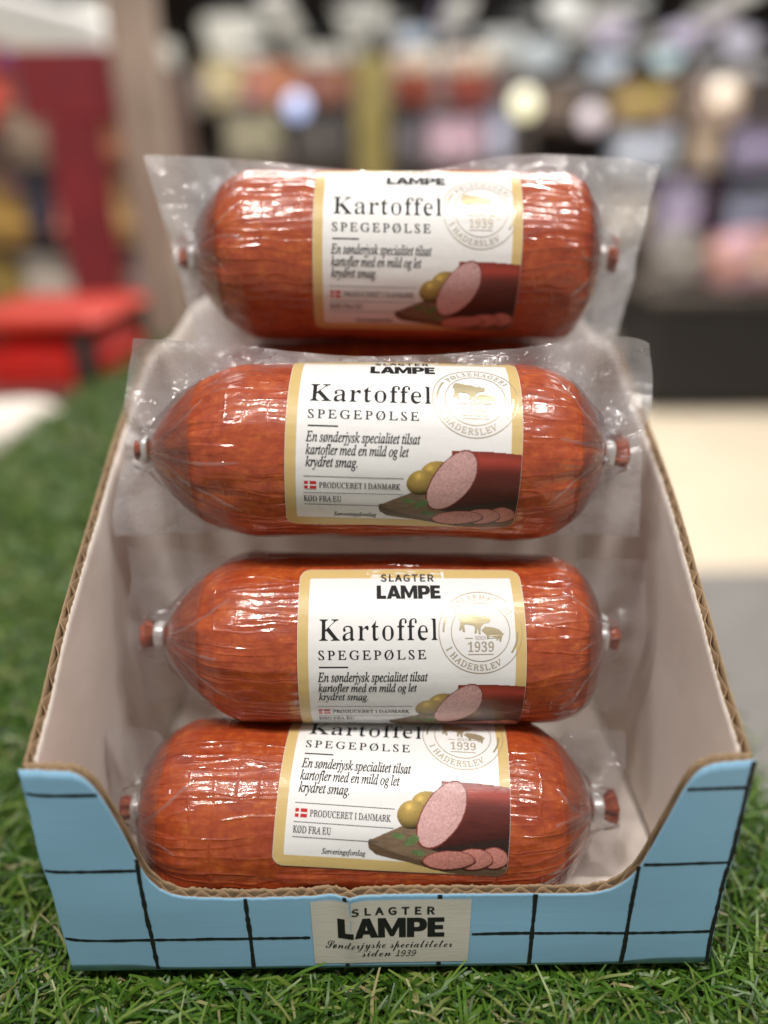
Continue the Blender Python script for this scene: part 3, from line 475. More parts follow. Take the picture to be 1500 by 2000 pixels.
def glyph(key):
    return [[(L[i] / 1000.0, L[i + 1] / 1000.0) for i in range(0, len(L), 2)] for L in GLY[key][1]]

# heavy grotesque capitals of the butcher's wordmark, cap height 1
HEAVY = {
 'L': (.62, [[(0, 0), (.58, 0), (.58, .235), (.27, .235), (.27, 1), (0, 1)]]),
 'A': (.86, [[(0, 0), (.265, 0), (.315, .17), (.545, .17), (.595, 0), (.87, 0), (.57, 1), (.30, 1)], [(.375, .375), (.43, .62), (.485, .375)]]),
 'M': (1.06, [[(0, 0), (.25, 0), (.25, .56), (.44, .06), (.58, .06), (.77, .56), (.77, 0), (1.02, 0), (1.02, 1), (.74, 1), (.51, .42), (.28, 1), (0, 1)]]),
 'P': (.76, [[(0, 0), (.27, 0), (.27, .30), (.45, .30), (.58, .33), (.68, .41), (.73, .52), (.74, .65), (.72, .80), (.65, .92), (.55, .98), (.44, 1), (0, 1)], [(.27, .52), (.27, .78), (.40, .78), (.455, .745), (.475, .65), (.455, .555), (.40, .52)]]),
 'E': (.68, [[(0, 0), (.62, 0), (.62, .225), (.27, .225), (.27, .395), (.57, .395), (.57, .605), (.27, .605), (.27, .775), (.61, .775), (.61, 1), (0, 1)]]),
}

V_DRAWN = [0, 4, 11, 28, 38.5, 44.7, 50.3, 55.5, 60.5, 66.2, 70.3, 74.3, 77.3, 80.3, 86.5, 89.6, 94.5]
V_REAL = [0, 5.1, 12.4, 28.9, 38.4, 43.2, 48.5, 53.3, 57.8, 63, 66.6, 69.9, 72.5, 75.4, 80.7, 82.6, 87.2]
def vwarp(y): return -float(np.interp(-y, V_DRAWN, V_REAL))
class Flat:
    """flat artwork in label millimetres (x right, y up); layers share one mesh, one material index each"""
    def __init__(s, warp=None): s.v = []; s.f = []; s.m = []; s.warp = warp or (lambda y: y)
    def loops(s, loops, m):
        if len(loops) > 1:
            # outlines that lie inside another are holes; separate outlines are filled one by one
            def inside(p, P):
                r = False; n = len(P)
                for a in range(n):
                    (x0, y0), (x1, y1) = P[a], P[(a + 1) % n]
                    if (y0 > p[1]) != (y1 > p[1]) and p[0] < (x1 - x0) * (p[1] - y0) / (y1 - y0) + x0: r = not r
                return r
            outer = [P for i_, P in enumerate(loops) if sum(inside(P[0], Q) for j_, Q in enumerate(loops) if j_ != i_) % 2 == 0]
            if len(outer) > 1:
                for P in outer: s.loops([P] + [Q for Q in loops if Q not in outer and inside(Q[0], P)], m)
                return
        polys = [[Vector((x, y, 0)) for x, y in P] for P in loops]
        flat = [p for P in polys for p in P]
        n = len(s.v)
        for t in tessellate_polygon(polys):
            a, b, c = (flat[i] for i in t)
            cr = (b.x - a.x) * (c.y - a.y) - (b.y - a.y) * (c.x - a.x)
            if abs(cr) < 1e-9: continue
            s.f.append(tuple(i + n for i in (t if cr > 0 else (t[0], t[2], t[1])))); s.m.append(m)
        s.v += [(p.x, p.y) for p in flat]
    def rect(s, x0, y0, x1, y1, m): s.loops([[(x0, y0), (x1, y0), (x1, y1), (x0, y1)]], m)
    def text(s, txt, st, x, y, cap, m, width=None, track=0.0, thin=(0, 0), unshear=0.0, arc=None, sx=1.0, center=False):
        """x,y: left end of the baseline in mm; cap: cap height in mm; width: fit to this width"""
        k = cap / CAPH[st] if st != 'H' else cap
        items = []; pen = 0.0
        for ch in txt:
            if ch == ' ':
                pen += {'B': .17, 'I': .165, 'S': .22, 'N': .13, 'H': .3}[st] + track; continue
            if st == 'H':
                adv, L = HEAVY[ch]; L = [list(P) for P in L]
            elif ch == '.':
                h = CAPH[st] * .085; adv = .2 * CAPH[st] * 1.2
                L = [[(h * 1.2 + h * math.cos(a), h + h * math.sin(a)) for a in [i * math.pi / 4 for i in range(8)]]]
            else:
                base = {'Ø': 'O', 'ø': 'o'}.get(ch, ch)
                adv = GLY[st + base][0] / 1000.0
                L = glyph(st + base)
                if thin != (0, 0): L = off_loops(L, *thin)
                if base != ch:
                    xs = [q[0] for P in L for q in P]; ys = [q[1] for P in L for q in P]
                    x0, x1, y0, y1 = min(xs), max(xs), min(ys), max(ys); e = .016; o = .03
                    sl = [[(x0 - o + .03, y0 - o), (x0 - o + .03 + 2 * e, y0 - o - .0), (x1 + o - .03, y1 + o), (x1 + o - .03 - 2 * e, y1 + o)]]
                    if unshear: sl = [[(px + unshear * 0, py) for px, py in sl[0]]]
                    L = L + [('S', sl[0])]
            items.append((pen, adv, L)); pen += adv + track
        pen -= track
        f = 1.0
        if width: f = width / (pen * k)
        if center: x -= pen * k * f * .5
        for px, adv, L in items:
            def tr(q):
                gx = q[0] - unshear * q[1]
                return ((px + gx) * k * f * sx, q[1] * k)
            lp = [[tr(q) for q in P] for P in L if not (isinstance(P, tuple) and P[0] == 'S')]
            sl = [[tr(q) for q in P[1]] for P in L if isinstance(P, tuple) and P[0] == 'S']
            for grp in ([lp] if lp else []) + [[q] for q in sl]:
                if arc:
                    cx, cy, R, a0, d = arc          # letters set round a circle
                    g = []
                    mid = (px + adv / 2) * k * f; tot = pen * k * f
                    an = a0 - d * (mid - tot / 2) / R
                    for P in grp:
                        q2 = []
                        for (gx, gy) in P:
                            lx = gx - mid; ly = gy
                            if d > 0: rr = R + ly; ux, uy = math.cos(an), math.sin(an); q2.append((cx + ux * rr + uy * lx, cy + uy * rr - ux * lx))
                            else: rr = R - ly; ux, uy = math.cos(an), math.sin(an); q2.append((cx + ux * rr - uy * lx, cy + uy * rr + ux * lx))
                        g.append(q2)
                    s.loops(g, m)
                else:
                    s.loops([[(x + gx, y + gy) for gx, gy in P] for P in grp], m)
    def ring(s, cx, cy, r0, r1, a0, a1, m, n=48):
        A = [a0 + (a1 - a0) * i / n for i in range(n + 1)]
        k = len(s.v)
        for a in A: s.v += [(cx + r0 * math.cos(a), cy + r0 * math.sin(a)), (cx + r1 * math.cos(a), cy + r1 * math.sin(a))]
        for i in range(n):
            s.f.append((k + 2 * i, k + 2 * i + 1, k + 2 * i + 3, k + 2 * i + 2)); s.m.append(m)
    def done(s, dv=1.3, du=6.0):
        """cut the artwork into strips so that it can be rolled round the casing"""
        bm = bmesh.new()
        V = [bm.verts.new((x, s.warp(y), 0)) for x, y in s.v]
        for f, m in zip(s.f, s.m):
            try:
                q = bm.faces.new([V[i] for i in f]); q.material_index = m
            except ValueError: pass
        ys = [v[1] for v in s.v]; xs = [v[0] for v in s.v]
        for ax, lo, hi, st in ((1, min(ys), max(ys), dv), (0, min(xs), max(xs), du)):
            q = math.floor(lo / st) * st + st
            while q < hi:
                co = [0, 0, 0]; co[ax] = q; no = [0, 0, 0]; no[ax] = 1
                bmesh.ops.bisect_plane(bm, geom=bm.verts[:] + bm.edges[:] + bm.faces[:], plane_co=co, plane_no=no, dist=1e-6)
                q += st
        bm.verts.index_update()
        P = np.array([v.co[:2] for v in bm.verts]); F = [[v.index for v in f.verts] for f in bm.faces]; Mi = [f.material_index for f in bm.faces]
        bm.free()
        return P, F, Mi

# ---- label artwork, 94 x 94.5 mm, origin top left, y = -v
LW, LH = 94.0, 94.5
def rrect(x0, y0, x1, y1, r, n=6):
    P = []
    for cx, cy, a in ((x1 - r, y0 + r, -90), (x1 - r, y1 - r, 0), (x0 + r, y1 - r, 90), (x0 + r, y0 + r, 180)):
        for i in range(n + 1):
            t = math.radians(a + 90 * i / n); P.append((cx + r * math.cos(t), cy + r * math.sin(t)))
    return P
base = Flat(vwarp); base.loops([rrect(0, -LH, LW, 0, 4.5)], 0)
ART_BASE = base.done(1.0, 5.0)
gold = Flat(vwarp)
o = rrect(0.15, -LH + .15, LW - .15, -.15, 4.4)
i = rrect(4.4, -89.6, LW - 4.4, -4.2, .8)
gold.loops([o, i], 0)
gold.rect(28.5, -4.5, 61.3, -.0, 1)
ART_GOLD = gold.done(1.0, 5.0)
SH = 0.28
ink = Flat(vwarp)
ink.text('SLAGTER', 'N', 34.3, -5.9, 3.3, 0, width=22.6, track=.045, thin=(.011, .009))
ink.text('LAMPE', 'H', 32.6, -14.2, 6.3, 0, width=27.2)
ink.text('Kartoffel', 'B', 8.4, -32.0, 9.0, 0, width=49.6, track=.016, thin=(-.0155, -.001))
ink.text('SPEGEPØLSE', 'I', 8.8, -40.7, 4.3, 0, width=44.6, track=.12, unshear=SH, thin=(.008, .004))
ink.rect(8.8, -45.0, 20.8, -44.4, 0)
for t, v, wd in (('En sønderjysk specialitet tilsat', 51.3, 45.0), ('kartofler med en mild og let', 56.7, 40.6), ('krydret smag.', 61.9, 20.6)):
    ink.text(t, 'I', 8.4, -v, 4.25, 0, width=wd, thin=(.009, .006))
for v in (66.2, 74.3, 80.3):
    ink.rect(7.5, -v - .13, 47.5 if v < 75 else 41.5, -v + .13, 1)
ink.text('PRODUCERET I DANMARK', 'I', 13.9, -71.6, 2.75, 0, width=32.4, track=.012, unshear=SH, thin=(.008, .005))
ink.text('KØD FRA EU', 'I', 7.7, -78.7, 2.75, 0, width=15.2, track=.012, unshear=SH, thin=(.008, .005))
ink.text('Serveringsforslag', 'I', 19.5, -87.4, 2.8, 0, width=17.4, thin=(.008, .005))
ink.rect(7.8, -72.2, 12.6, -68.5, 2)
ART_INK = ink.done()
cross = Flat(vwarp)
cross.rect(9.3, -72.2, 9.95, -68.5, 0); cross.rect(7.8, -70.68, 9.3, -70.02, 0); cross.rect(9.95, -70.68, 12.6, -70.02, 0)
ART_CROSS = cross.done()
SX, SY = 75.2, -29.4; seal = Flat(lambda y: SY + (y - SY) * .98)
seal.ring(SX, SY, 17.0, 17.3, 0, 2 * math.pi, 1, 72)
seal.ring(SX, SY, 11.9, 12.2, 0, 2 * math.pi, 1, 60)
for a in (168, -12): seal.ring(SX, SY, 14.9, 15.6, math.radians(a - 22), math.radians(a + 12), 0, 14)
seal.text('PØLSEMAGERI', 'I', 0, 0, 2.5, 1, width=25.5, track=.09, unshear=SH, arc=(SX, SY, 13.3, math.radians(84), 1), thin=(.006, .004))
seal.text('I HADERSLEV', 'I', 0, 0, 2.5, 1, width=27.5, track=.09, unshear=SH, arc=(SX, SY, 15.9, math.radians(-104), -1), thin=(.006, .004))
cow = [(-8.6,3.2),(-8.4,5.2),(-7.6,6.6),(-6.6,6.7),(-3.2,6.1),(-.6,6.0),(1.2,5.2),(2.4,5.4),(2.9,6.0),(3.3,5.3),(4.4,5.0),(4.6,5.6),(5.0,4.9),(5.2,3.9),(4.6,2.9),(3.2,2.8),(2.3,2.2),(1.4,1.0),(1.2,-1.0),(1.5,-2.2),(.6,-2.2),(.4,-.6),(.0,.6),(-.3,-2.0),(-1.2,-2.0),(-1.1,.5),(-1.8,1.2),(-3.8,1.4),(-5.2,1.5),(-6.0,.9),(-5.6,-.6),(-5.3,-1.9),(-6.3,-1.9),(-6.8,-.3),(-7.2,-1.4),(-8.0,-1.4),(-7.6,.4),(-7.6,2.0),(-8.0,3.6)]
pig = [(1.2,-.4),(1.9,.2),(2.0,.9),(2.7,.5),(4.0,.7),(6.2,.5),(8.2,0),(9.4,-.8),(9.9,-1.6),(10.4,-1.2),(10.2,-2.1),(9.8,-2.6),(9.6,-3.8),(9.5,-5.0),(8.8,-5.0),(8.6,-3.9),(8.2,-3.5),(8.1,-4.6),(7.5,-4.6),(7.4,-3.4),(6.0,-3.3),(4.6,-3.0),(4.2,-3.4),(4.0,-4.5),(3.3,-4.5),(3.2,-3.2),(2.8,-2.6),(2.0,-2.0),(1.1,-1.5),(.7,-1.0)]
def place(P, dx, dy, s_, a=-.10): return [(SX + dx + s_ * (x * math.cos(a) - y * math.sin(a)), SY + dy + s_ * (x * math.sin(a) + y * math.cos(a))) for x, y in P]
seal.loops([place(cow, -1.2, 1.2, .95)], 0)
seal.loops([place(pig, -.2, 1.6, .95)], 0)
seal.text('1939', 'B', SX - 5.6, SY - 8.0, 3.8, 1, width=11.2, thin=(-.009, 0))
seal.text('SIDEN', 'I', SX - 2.3, SY - 3.2, 1.5, 1, width=4.6, unshear=SH)
seal.rect(SX - 6.5, SY - 2.75, SX - 3.2, SY - 2.5, 1); seal.rect(SX + 3.1, SY - 2.75, SX + 6.3, SY - 2.5, 1)
seal.rect(SX - 5.4, SY - 9.3, SX + 5.2, SY - 9.0, 1)
ART_SEAL = seal.done()

def serving_picture():
    """the printed serving suggestion as a fine coloured grid (u, v in label mm)"""
    du = .26
    us = np.arange(37.2, 94.0 + 1e-6, du); vs = np.arange(52.2, 94.5 + 1e-6, du)
    U, Vv = np.meshgrid(us, vs, indexing='ij')
    C = np.zeros(U.shape + (3,)); A = np.zeros(U.shape, bool)
    def put(mask, col):
        C[mask] = (col[mask] if isinstance(col, np.ndarray) and col.ndim == 3 else np.array(col)); A[mask] = True
    def shade(col, k): return np.clip(np.array(col)[None, None, :] * k[..., None], 0, 1)
    n1 = fbm(U * .9, Vv * .9, 3); n2 = fbm(U * 2.2, Vv * 2.2, 5, 2); n3 = fbm(U * .25, Vv * 2.2, 9, 3)
    def inpoly(P):
        r = np.zeros(U.shape, bool); n = len(P)
        for a in range(n):
            (x0, y0), (x1, y1) = P[a], P[(a + 1) % n]
            c = ((y0 > Vv) != (y1 > Vv)) & (U < (x1 - x0) * (Vv - y0) / (y1 - y0 + 1e-12) + x0)
            r ^= c
        return r
    # board: side and top
    side = inpoly([(37.4, 80.2), (38.2, 79.0), (60, 88), (94.1, 90), (94.1, 94.6), (76, 94.6), (70, 94.0), (41, 86.2), (38.0, 83.5)])
    put(side, shade(lin(92, 72, 54), 1 + .35 * n3))
    top = inpoly([(37.6, 80.0), (51, 72.8), (60, 70), (94.1, 70), (94.1, 90.5), (78, 91.5), (70, 90.6), (58, 87.4), (44, 83.2)])
    put(top, shade(lin(118, 97, 76), 1 + .4 * n3 + .1 * n2))
    dark = inpoly([(62, 82), (70, 76), (94.1, 70), (94.1, 90), (84, 84), (70, 84)])
    put(dark, shade(lin(44, 24, 20), 1 + .3 * n1))
    def ell(cu, cv, a, b, rot=0.0):
        x = U - cu; y = Vv - cv; c, s = math.cos(rot), math.sin(rot)
        return np.hypot((x * c + y * s) / a, (-x * s + y * c) / b), (x * c + y * s) / a, (-x * s + y * c) / b
    # potatoes
    for cu, cv, a, b, r in ((60.2, 63.2, 6.4, 5.2, -.2), (54.4, 68.2, 5.9, 6.1, .3)):
        d, x, y = ell(cu, cv, a, b, r)
        k = np.clip(1.02 - .45 * d ** 2 - .52 * (y + .7 * x), .10, 1.6) * (1 + .10 * n1) * np.where(fbm(U * 3.0, Vv * 3.0, 77, 2) > .42, .72, 1.0) + .9 * np.exp(-((x + .35) ** 2 + (y + .45) ** 2) / .05)
        put(d < 1, shade(lin(160, 134, 68), k))
    # the cut sausage: skin, then pink face
    tp = 53.3 + ((U - 74) / 20) ** 2 * 1.0; bt = 82.0 - (U - 61) * .20
    body = (U > 66) & (Vv > tp) & (Vv < bt) & (U > 66 + (Vv - 53) * -.05)
    w_ = (Vv - tp) / (bt - tp)
    k = np.clip(.62 + .75 * np.exp(-((w_ - .16) / .13) ** 2) - .45 * w_ + .10 * n3, .12, 1.5)
    put(body, shade(lin(138, 50, 38), k))
    d, x, y = ell(66.6, 67.4, 15.2, 7.7, -1.10)
    put(d < 1.045, shade(lin(120, 50, 40), 1 + .1 * n1))
    fat = np.clip((vnoise(U * 2.9, Vv * 2.9, 5) + .5 * fbm(U * 1.6, Vv * 1.6, 31, 2)) * 1.2, -1, 1)
    face = shade(lin(206, 164, 159), 1.02 + .17 * fat - .10 * d - .13 * x)
    face[..., 1] *= 1 - .05 * (fat < 0)
    put(d < .985, face)
    # slices
    for cu, cv, a, b, r in ((88.0, 85.2, 6.0, 5.6, -.15), (80.0, 86.2, 8.0, 5.6, -.12), (70.2, 87.2, 10.8, 5.0, -.10)):
        d, x, y = ell(cu, cv + .7, a, b, r); put(d < 1.02, lin(52, 28, 22))
        d, x, y = ell(cu, cv, a, b, r); put(d < 1.0, lin(130, 62, 50))
        put(d < .94, shade(lin(188, 124, 114), 1 + .26 * fat - .1 * (U - cu) / a))
    # basil
    for cu, cv, a, b, r in ((49.5, 77.4, 2.6, 1.2, .1), (55.3, 78.6, 2.8, 1.7, -.5), (57.8, 84.0, 2.8, 1.2, .2), (53.2, 80.2, 1.6, 1.0, .4)):
        d, x, y = ell(cu, cv, a, b, r)
        put(d < 1, shade(lin(92, 116, 70), 1 + .5 * x * .4 + .35 * n2))
    # corner of the label
    r = 4.5
    A &= ~((U > LW - r) & (Vv > LH - r) & (np.hypot(U - (LW - r), Vv - (LH - r)) > r))
    nu, nv = U.shape
    F = grid_faces(nu, nv)
    keep = A.ravel()[F].all(1)
    F = F[keep]
    used = np.unique(F); re = -np.ones(nu * nv, int); re[used] = np.arange(len(used))
    P = np.stack([U.ravel(), -np.interp(Vv.ravel(), V_DRAWN, V_REAL)], -1)[used]
    F = re[F][:, ::-1]
    return P, F, C.reshape(-1, 3)[used]
ART_PIC = serving_picture()
LH = 87.2

# ------------------------------------------------------------------ setting: floor, turf table
def at(px, py, y):
    u = (px - 750) / FPX; v = (py - 1000) / FPX
    d = (y - CAM_Y) / (math.cos(PITCH) - v * math.sin(PITCH))
    return (u * d, y, CAM_Z - d * (math.sin(PITCH) + v * math.cos(PITCH)), d)

FLOOR_Z = -0.80
M_FLOOR = plain('floor_tiles', lin(222, 208, 184), .4, .05, 3)
M_DARK = plain('dark_steel', (.02, .02, .022), .5)
fl = mesh_obj('store_floor', [(-9, -3, FLOOR_Z), (9, -3, FLOOR_Z), (9, 13, FLOOR_Z), (-9, 13, FLOOR_Z)], [(0, 1, 2, 3)], M_FLOOR)
tag(fl, kind='structure')
M_CEIL = plain('ceiling_black', (.13, .12, .118), .9)
b = MB(); b.box((0, 7.6, 3.05), (18, 11, .1)); tag(b.build('ceiling', M_CEIL), kind='structure')
M_FARWALL = plain('far_wall', lin(70, 62, 58), .9, .4, 1.2)
b = MB(); b.box((0, 12.6, 1.1), (18, .12, 3.8)); tag(b.build('back_wall', M_FARWALL), 'dim brown wall at the far end of the store', 'wall', kind='thing')
b = MB(); b.box((1.6, .78, FLOOR_Z + .006), (2.6, 2.0, .012)); tag(b.build('grey_floor_area', plain('floor_grey', lin(128, 125, 122), .9, .12, 20)), 'flat grey area on the beige floor beside the turf table', 'floor mat')  # thin grey slab over the beige floor beside the table

TX0, TX1, TY0, TY1 = -0.492, 0.200, -0.30, 1.45
t = empty('display_table', (-.146, .575, FLOOR_Z), 'dark table under the green artificial turf', 'table')
M_TABLE = plain('table_board', lin(90, 84, 78), .6)
def local(o_, e): o_.parent = e; o_.matrix_parent_inverse = Matrix.Translation(-e.location)
b = MB(); b.box(((TX0 + TX1) / 2, (TY0 + TY1) / 2, -.042), (TX1 - TX0 - .004, TY1 - TY0 - .004, .04), b=.003); local(b.build('tabletop', M_TABLE), t)
for sx in (TX0 + .05, TX1 - .05):
    for sy in (TY0 + .05, TY1 - .05):
        b = MB(); b.box((sx, sy, (FLOOR_Z - .062) / 2), (.045, .045, -FLOOR_Z - .062), b=.003); local(b.build('leg', M_DARK), t)
BASE_Z = -0.013
b = MB(); b.box(((TX0 + TX1) / 2, (TY0 + TY1) / 2, BASE_Z - .0045), (TX1 - TX0, TY1 - TY0, .009)); tag(b.build('turf_ground', M_TURFBASE), kind='structure')

def blades(n, x0, x1, y0, y1, wid, lmin, lmax, seed):
    r = np.random.default_rng(seed)
    x = r.uniform(x0, x1, n); y = r.uniform(y0, y1, n)
    az = r.uniform(0, 2 * np.pi, n) + .5 * vnoise(x * 25, y * 25, seed)
    L = r.uniform(lmin, lmax, n); el = r.uniform(.35, 1.25, n); bend = r.uniform(.25, 1.1, n); roll = r.normal(0, .5, n)
    wv = wid * r.uniform(.7, 1.2, n)
    K = 4
    pts = np.zeros((n, K, 3)); pts[:, 0] = np.stack([x, y, np.full(n, BASE_Z)], -1)
    turn = r.normal(0, .22, n)
    for k in range(1, K):
        e = el - bend * (k - 1); a2 = az + turn * (k - 1)
        s_ = L / (K - 1)
        pts[:, k, 0] = pts[:, k - 1, 0] + s_ * np.cos(e) * np.cos(a2)
        pts[:, k, 1] = pts[:, k - 1, 1] + s_ * np.cos(e) * np.sin(a2)
        pts[:, k, 2] = np.maximum(pts[:, k - 1, 2] + s_ * np.sin(e), BASE_Z + .001)
    # nothing grows through the box
    m = .0015
    bad = np.zeros(n, bool)
    for k in range(K):
        for q in (0, .5):
            P = pts[:, k] if q == 0 or k == K - 1 else (pts[:, k] + pts[:, k + 1]) / 2
            bad |= (np.abs(P[:, 0]) < .1335 + m) & (P[:, 1] > -m - .0012) & (P[:, 1] < .2335 + m) & (P[:, 2] > -.0045)
    pts = pts[~bad]; az = az[~bad]; roll = roll[~bad]; wv = wv[~bad]
    n = len(pts)
    side = np.stack([-np.sin(az) * np.cos(roll), np.cos(az) * np.cos(roll), np.sin(roll)], -1)
    taper = np.array([.9, 1.0, .9, .55])
    off = side[:, None, :] * wv[:, None, None] * taper[None, :, None] * .5
    A_ = pts - off; B_ = pts + off
    V = np.stack([A_, B_], 2).reshape(-1, 3)
    base_i = np.arange(n)[:, None, None] * (2 * K)
    k = np.arange(K - 1)[None, :, None] * 2
    F = (base_i + k + np.array([0, 1, 3, 2])[None, None, :]).reshape(-1, 4)
    return V, F
sets_ = [blades(19500, -.26, TX1, -.085, .012, .0014, .015, .033, 1),
         blades(15000, -.300, -.125, .0, .33, .0015, .017, .036, 2),
         blades(6500, .125, TX1, .0, .34, .0015, .017, .036, 3),
         blades(11000, TX0, -.28, -.05, .42, .0022, .020, .036, 4),
         blades(24000, TX0, TX1, .30, TY1, .0030, .024, .044, 5),
         blades(1500, TX0, TX1, TY0, -.07, .003, .024, .040, 6)]
VV = []; FF = []; n0 = 0
for V, F in sets_: VV.append(V); FF.append(F + n0); n0 += len(V)
tag(mesh_obj('turf_grass', np.concatenate(VV), np.concatenate(FF), M_GRASS, smooth=True), 'green artificial grass blades covering the display table', 'grass', kind='stuff')

# ------------------------------------------------------------------ cardboard display box
BW = 133.0          # half width, mm
BD = 232.0          # depth
box = empty('cardboard_box', (0, .10, 0), 'blue checked cardboard tray with a cut out front standing on artificial grass', 'box')
FR_S = np.array([-133, -127, -113.6, -109, -105.2, -100.2, -95.6, -91, -84, -70, -56.7, 0, 70, 80, 88, 92.5, 97.2, 103.4, 109.0, 112.6, 119, 127, 133])
FR_Z = np.array([108.6, 108.8, 107.8, 104.2, 96.6, 78.6, 57.2, 48.8, 44.2, 42.3, 41.8, 42.0, 41.9, 42.5, 45.2, 49.0, 56.6, 78.4, 98.6, 105.4, 108.0, 108.6, 108.6])
def smooth_profile(S, Z):
    s = np.arange(S[0], S[-1] + .01, .5); z = np.interp(s, S, Z)
    k = np.ones(9) / 9; z2 = np.convolve(np.pad(z, 4, 'edge'), k, 'valid')
    return s, z2
FS, FZ = smooth_profile(FR_S, FR_Z)
SD_S = np.array([0, 23, 45, 80, 108, 134, 160, 178, 197, 212, BD - 4.6]); SD_Z = np.array([109, 120, 135, 155, 169.5, 182, 193, 202, 211.5, 214.5, 216])
BK_S = np.array([-128.3, -126, -121, -114, -107, -98, -60, 0, 60, 98, 107, 114, 121, 126, 128.3]); BK_Z = np.array([215, 216.5, 220, 229, 238, 243, 243, 243, 243, 243, 238, 229, 220, 216.5, 215])

def fdef(P):
    """dents and creases of the front wall (mm)"""
    P = np.array(P, float); x, y, z = P.T
    y2 = y - 2.6 * np.exp(-np.abs(x + 15.5) / 3.2) * np.clip(z / 45, 0, 1.2) - 1.0 * vnoise(x * .02 + 3, z * .03, 4) * np.clip(z / 40, 0, 1) + .9 * np.exp(-((x + 24) / 5) ** 2) * np.clip(z / 45, 0, 1)
    e = np.clip((np.abs(x) - 118) / 15, 0, 1)
    x2 = x + np.sign(x) * e * (1.0 * vnoise(z * .045, np.where(x < 0, 2.5, 8.5), 6)) 
    z2 = z + np.where(z > 20, .9 * np.exp(-np.abs(x + 15.5) / 4.0), 0)
    return np.stack([x2, y2, z2], -1)
def ident(P): return np.array(P, float)
def sdef(sign):
    def f(P):
        P = np.array(P, float); x, y, z = P.T
        # panel built as front wall (s along x, depth along y); turn it: s -> y, depth -> inwards
        bow = 1.2 * np.sin(np.clip(x / BD, 0, 1) * np.pi) * (z / 180) + .5 * vnoise(x * .03, z * .03, 12 + sign)
        return np.stack([sign * (BW - y + bow), x + 4.8, z], -1)
    return f
def bdef(P):
    P = np.array(P, float); x, y, z = P.T
    return np.stack([x, BD - y, z], -1)

def liner(s, top, y_out, y_in, f, name, parent, m_out, m_in, m_rim, jit, seed, flip=False):
    nz = 26
    t = top + jit * vnoise(s * .9, s * 0 + seed, seed) + .5 * jit * vnoise(s * .27, s * 0, seed + 3)
    fr = np.linspace(0, 1, nz)
    S = np.repeat(s[:, None], nz, 1); Z = t[:, None] * fr[None]
    n = len(s)
    def sh(y): return f(np.stack([S.ravel(), np.full(S.size, y), Z.ravel()], -1))
    V = np.concatenate([sh(y_out), sh(y_in)]) * MM
    g = grid_faces(n, nz)
    F = [g, g[:, ::-1] + n * nz]
    mi = [np.zeros(len(g)), np.ones(len(g))]
    a = np.arange(n - 1) * nz + nz - 1
    rim = np.stack([a, a + nz, a + nz + n * nz, a + n * nz], -1)
    bt = np.arange(n - 1) * nz; brim = np.stack([bt, bt + n * nz, bt + nz + n * nz, bt + nz], -1)
    e0 = np.arange(nz - 1); l0 = np.stack([e0, e0 + 1, e0 + 1 + n * nz, e0 + n * nz], -1)
    e1 = e0 + (n - 1) * nz; l1 = np.stack([e1, e1 + n * nz, e1 + 1 + n * nz, e1 + 1], -1)
    R = np.concatenate([rim, brim, l0, l1]); F.append(R); mi.append(np.full(len(R), 2))
    F = np.concatenate(F)
    if flip: F = F[:, ::-1]
    return mesh_obj(name, V, F, [m_out, m_in, m_rim], parent, np.concatenate(mi), True)

def merge(objs, name, parent):
    """joins the sheets of one wall into one mesh"""
    mats = []; V = []; F = []; mi = []; sm = []; n0 = 0
    for o_ in objs:
        me = o_.data
        mp = []
        for m in me.materials:
            if m not in mats: mats.append(m)
            mp.append(mats.index(m))
        V += [tuple(v.co) for v in me.vertices]
        for p in me.polygons: F.append(tuple(i + n0 for i in p.vertices)); mi.append(mp[p.material_index])
        n0 += len(me.vertices)
        bpy.data.objects.remove(o_); bpy.data.meshes.remove(me)
    return mesh_obj(name, V, F, mats, parent, mi, True)

def flutes(s0, s1, topf, f, name, parent, seed, flip=False, per=8.4):
    s = np.arange(s0, s1, .45)
    t = topf(s) - .7 + .5 * vnoise(s * .5, s * 0, seed)
    nz = 14; fr = np.linspace(0, 1, nz)
    y = 1.85 + 1.30 * np.sin(2 * np.pi * s / per + 1.8 * vnoise(s * .05, s * 0, seed + 1)) * (1 - .38 * (vnoise(s * .11, s * 0, seed + 2) > .25))
    P = np.stack([np.repeat(s[:, None], nz, 1).ravel(), np.repeat(y[:, None], nz, 1).ravel(), (t[:, None] * fr[None]).ravel()], -1)
    P2 = P.copy(); P2[:, 1] += .32
    n = len(s); g = grid_faces(n, nz)
    a = np.arange(n - 1) * nz + nz - 1; rim = np.stack([a, a + nz, a + nz + n * nz, a + n * nz], -1)
    F = np.concatenate([g, g[:, ::-1] + n * nz, rim])
    V = np.concatenate([f(P), f(P2)]) * MM
    return mesh_obj(name, V, F, [M_FLUTE, M_KRAFT], parent, np.concatenate([np.zeros(2 * len(g)), np.ones(len(rim))]), True)

def rel(o_): o_.matrix_parent_inverse = Matrix.Translation(-box.location); return o_
def wall(name, S, Z, f, m_out, m_in, seed, flip=False):
    s, z = S, Z
    topf = lambda q: np.interp(q, s, z)
    a = liner(s, z, 0.0, .38, f, 'a', None, m_out, M_KRAFT, M_KRAFT, .22, seed, flip)
    b_ = liner(s, z + .25, 3.65, 3.95, f, 'b', None, M_KRAFT, m_in, M_KRAFT, .5, seed + 9, flip)
    c = flutes(s[0] + .3, s[-1] - .3, topf, f, 'c', None, seed + 20, flip)
    return rel(merge([a, b_, c], name, box))
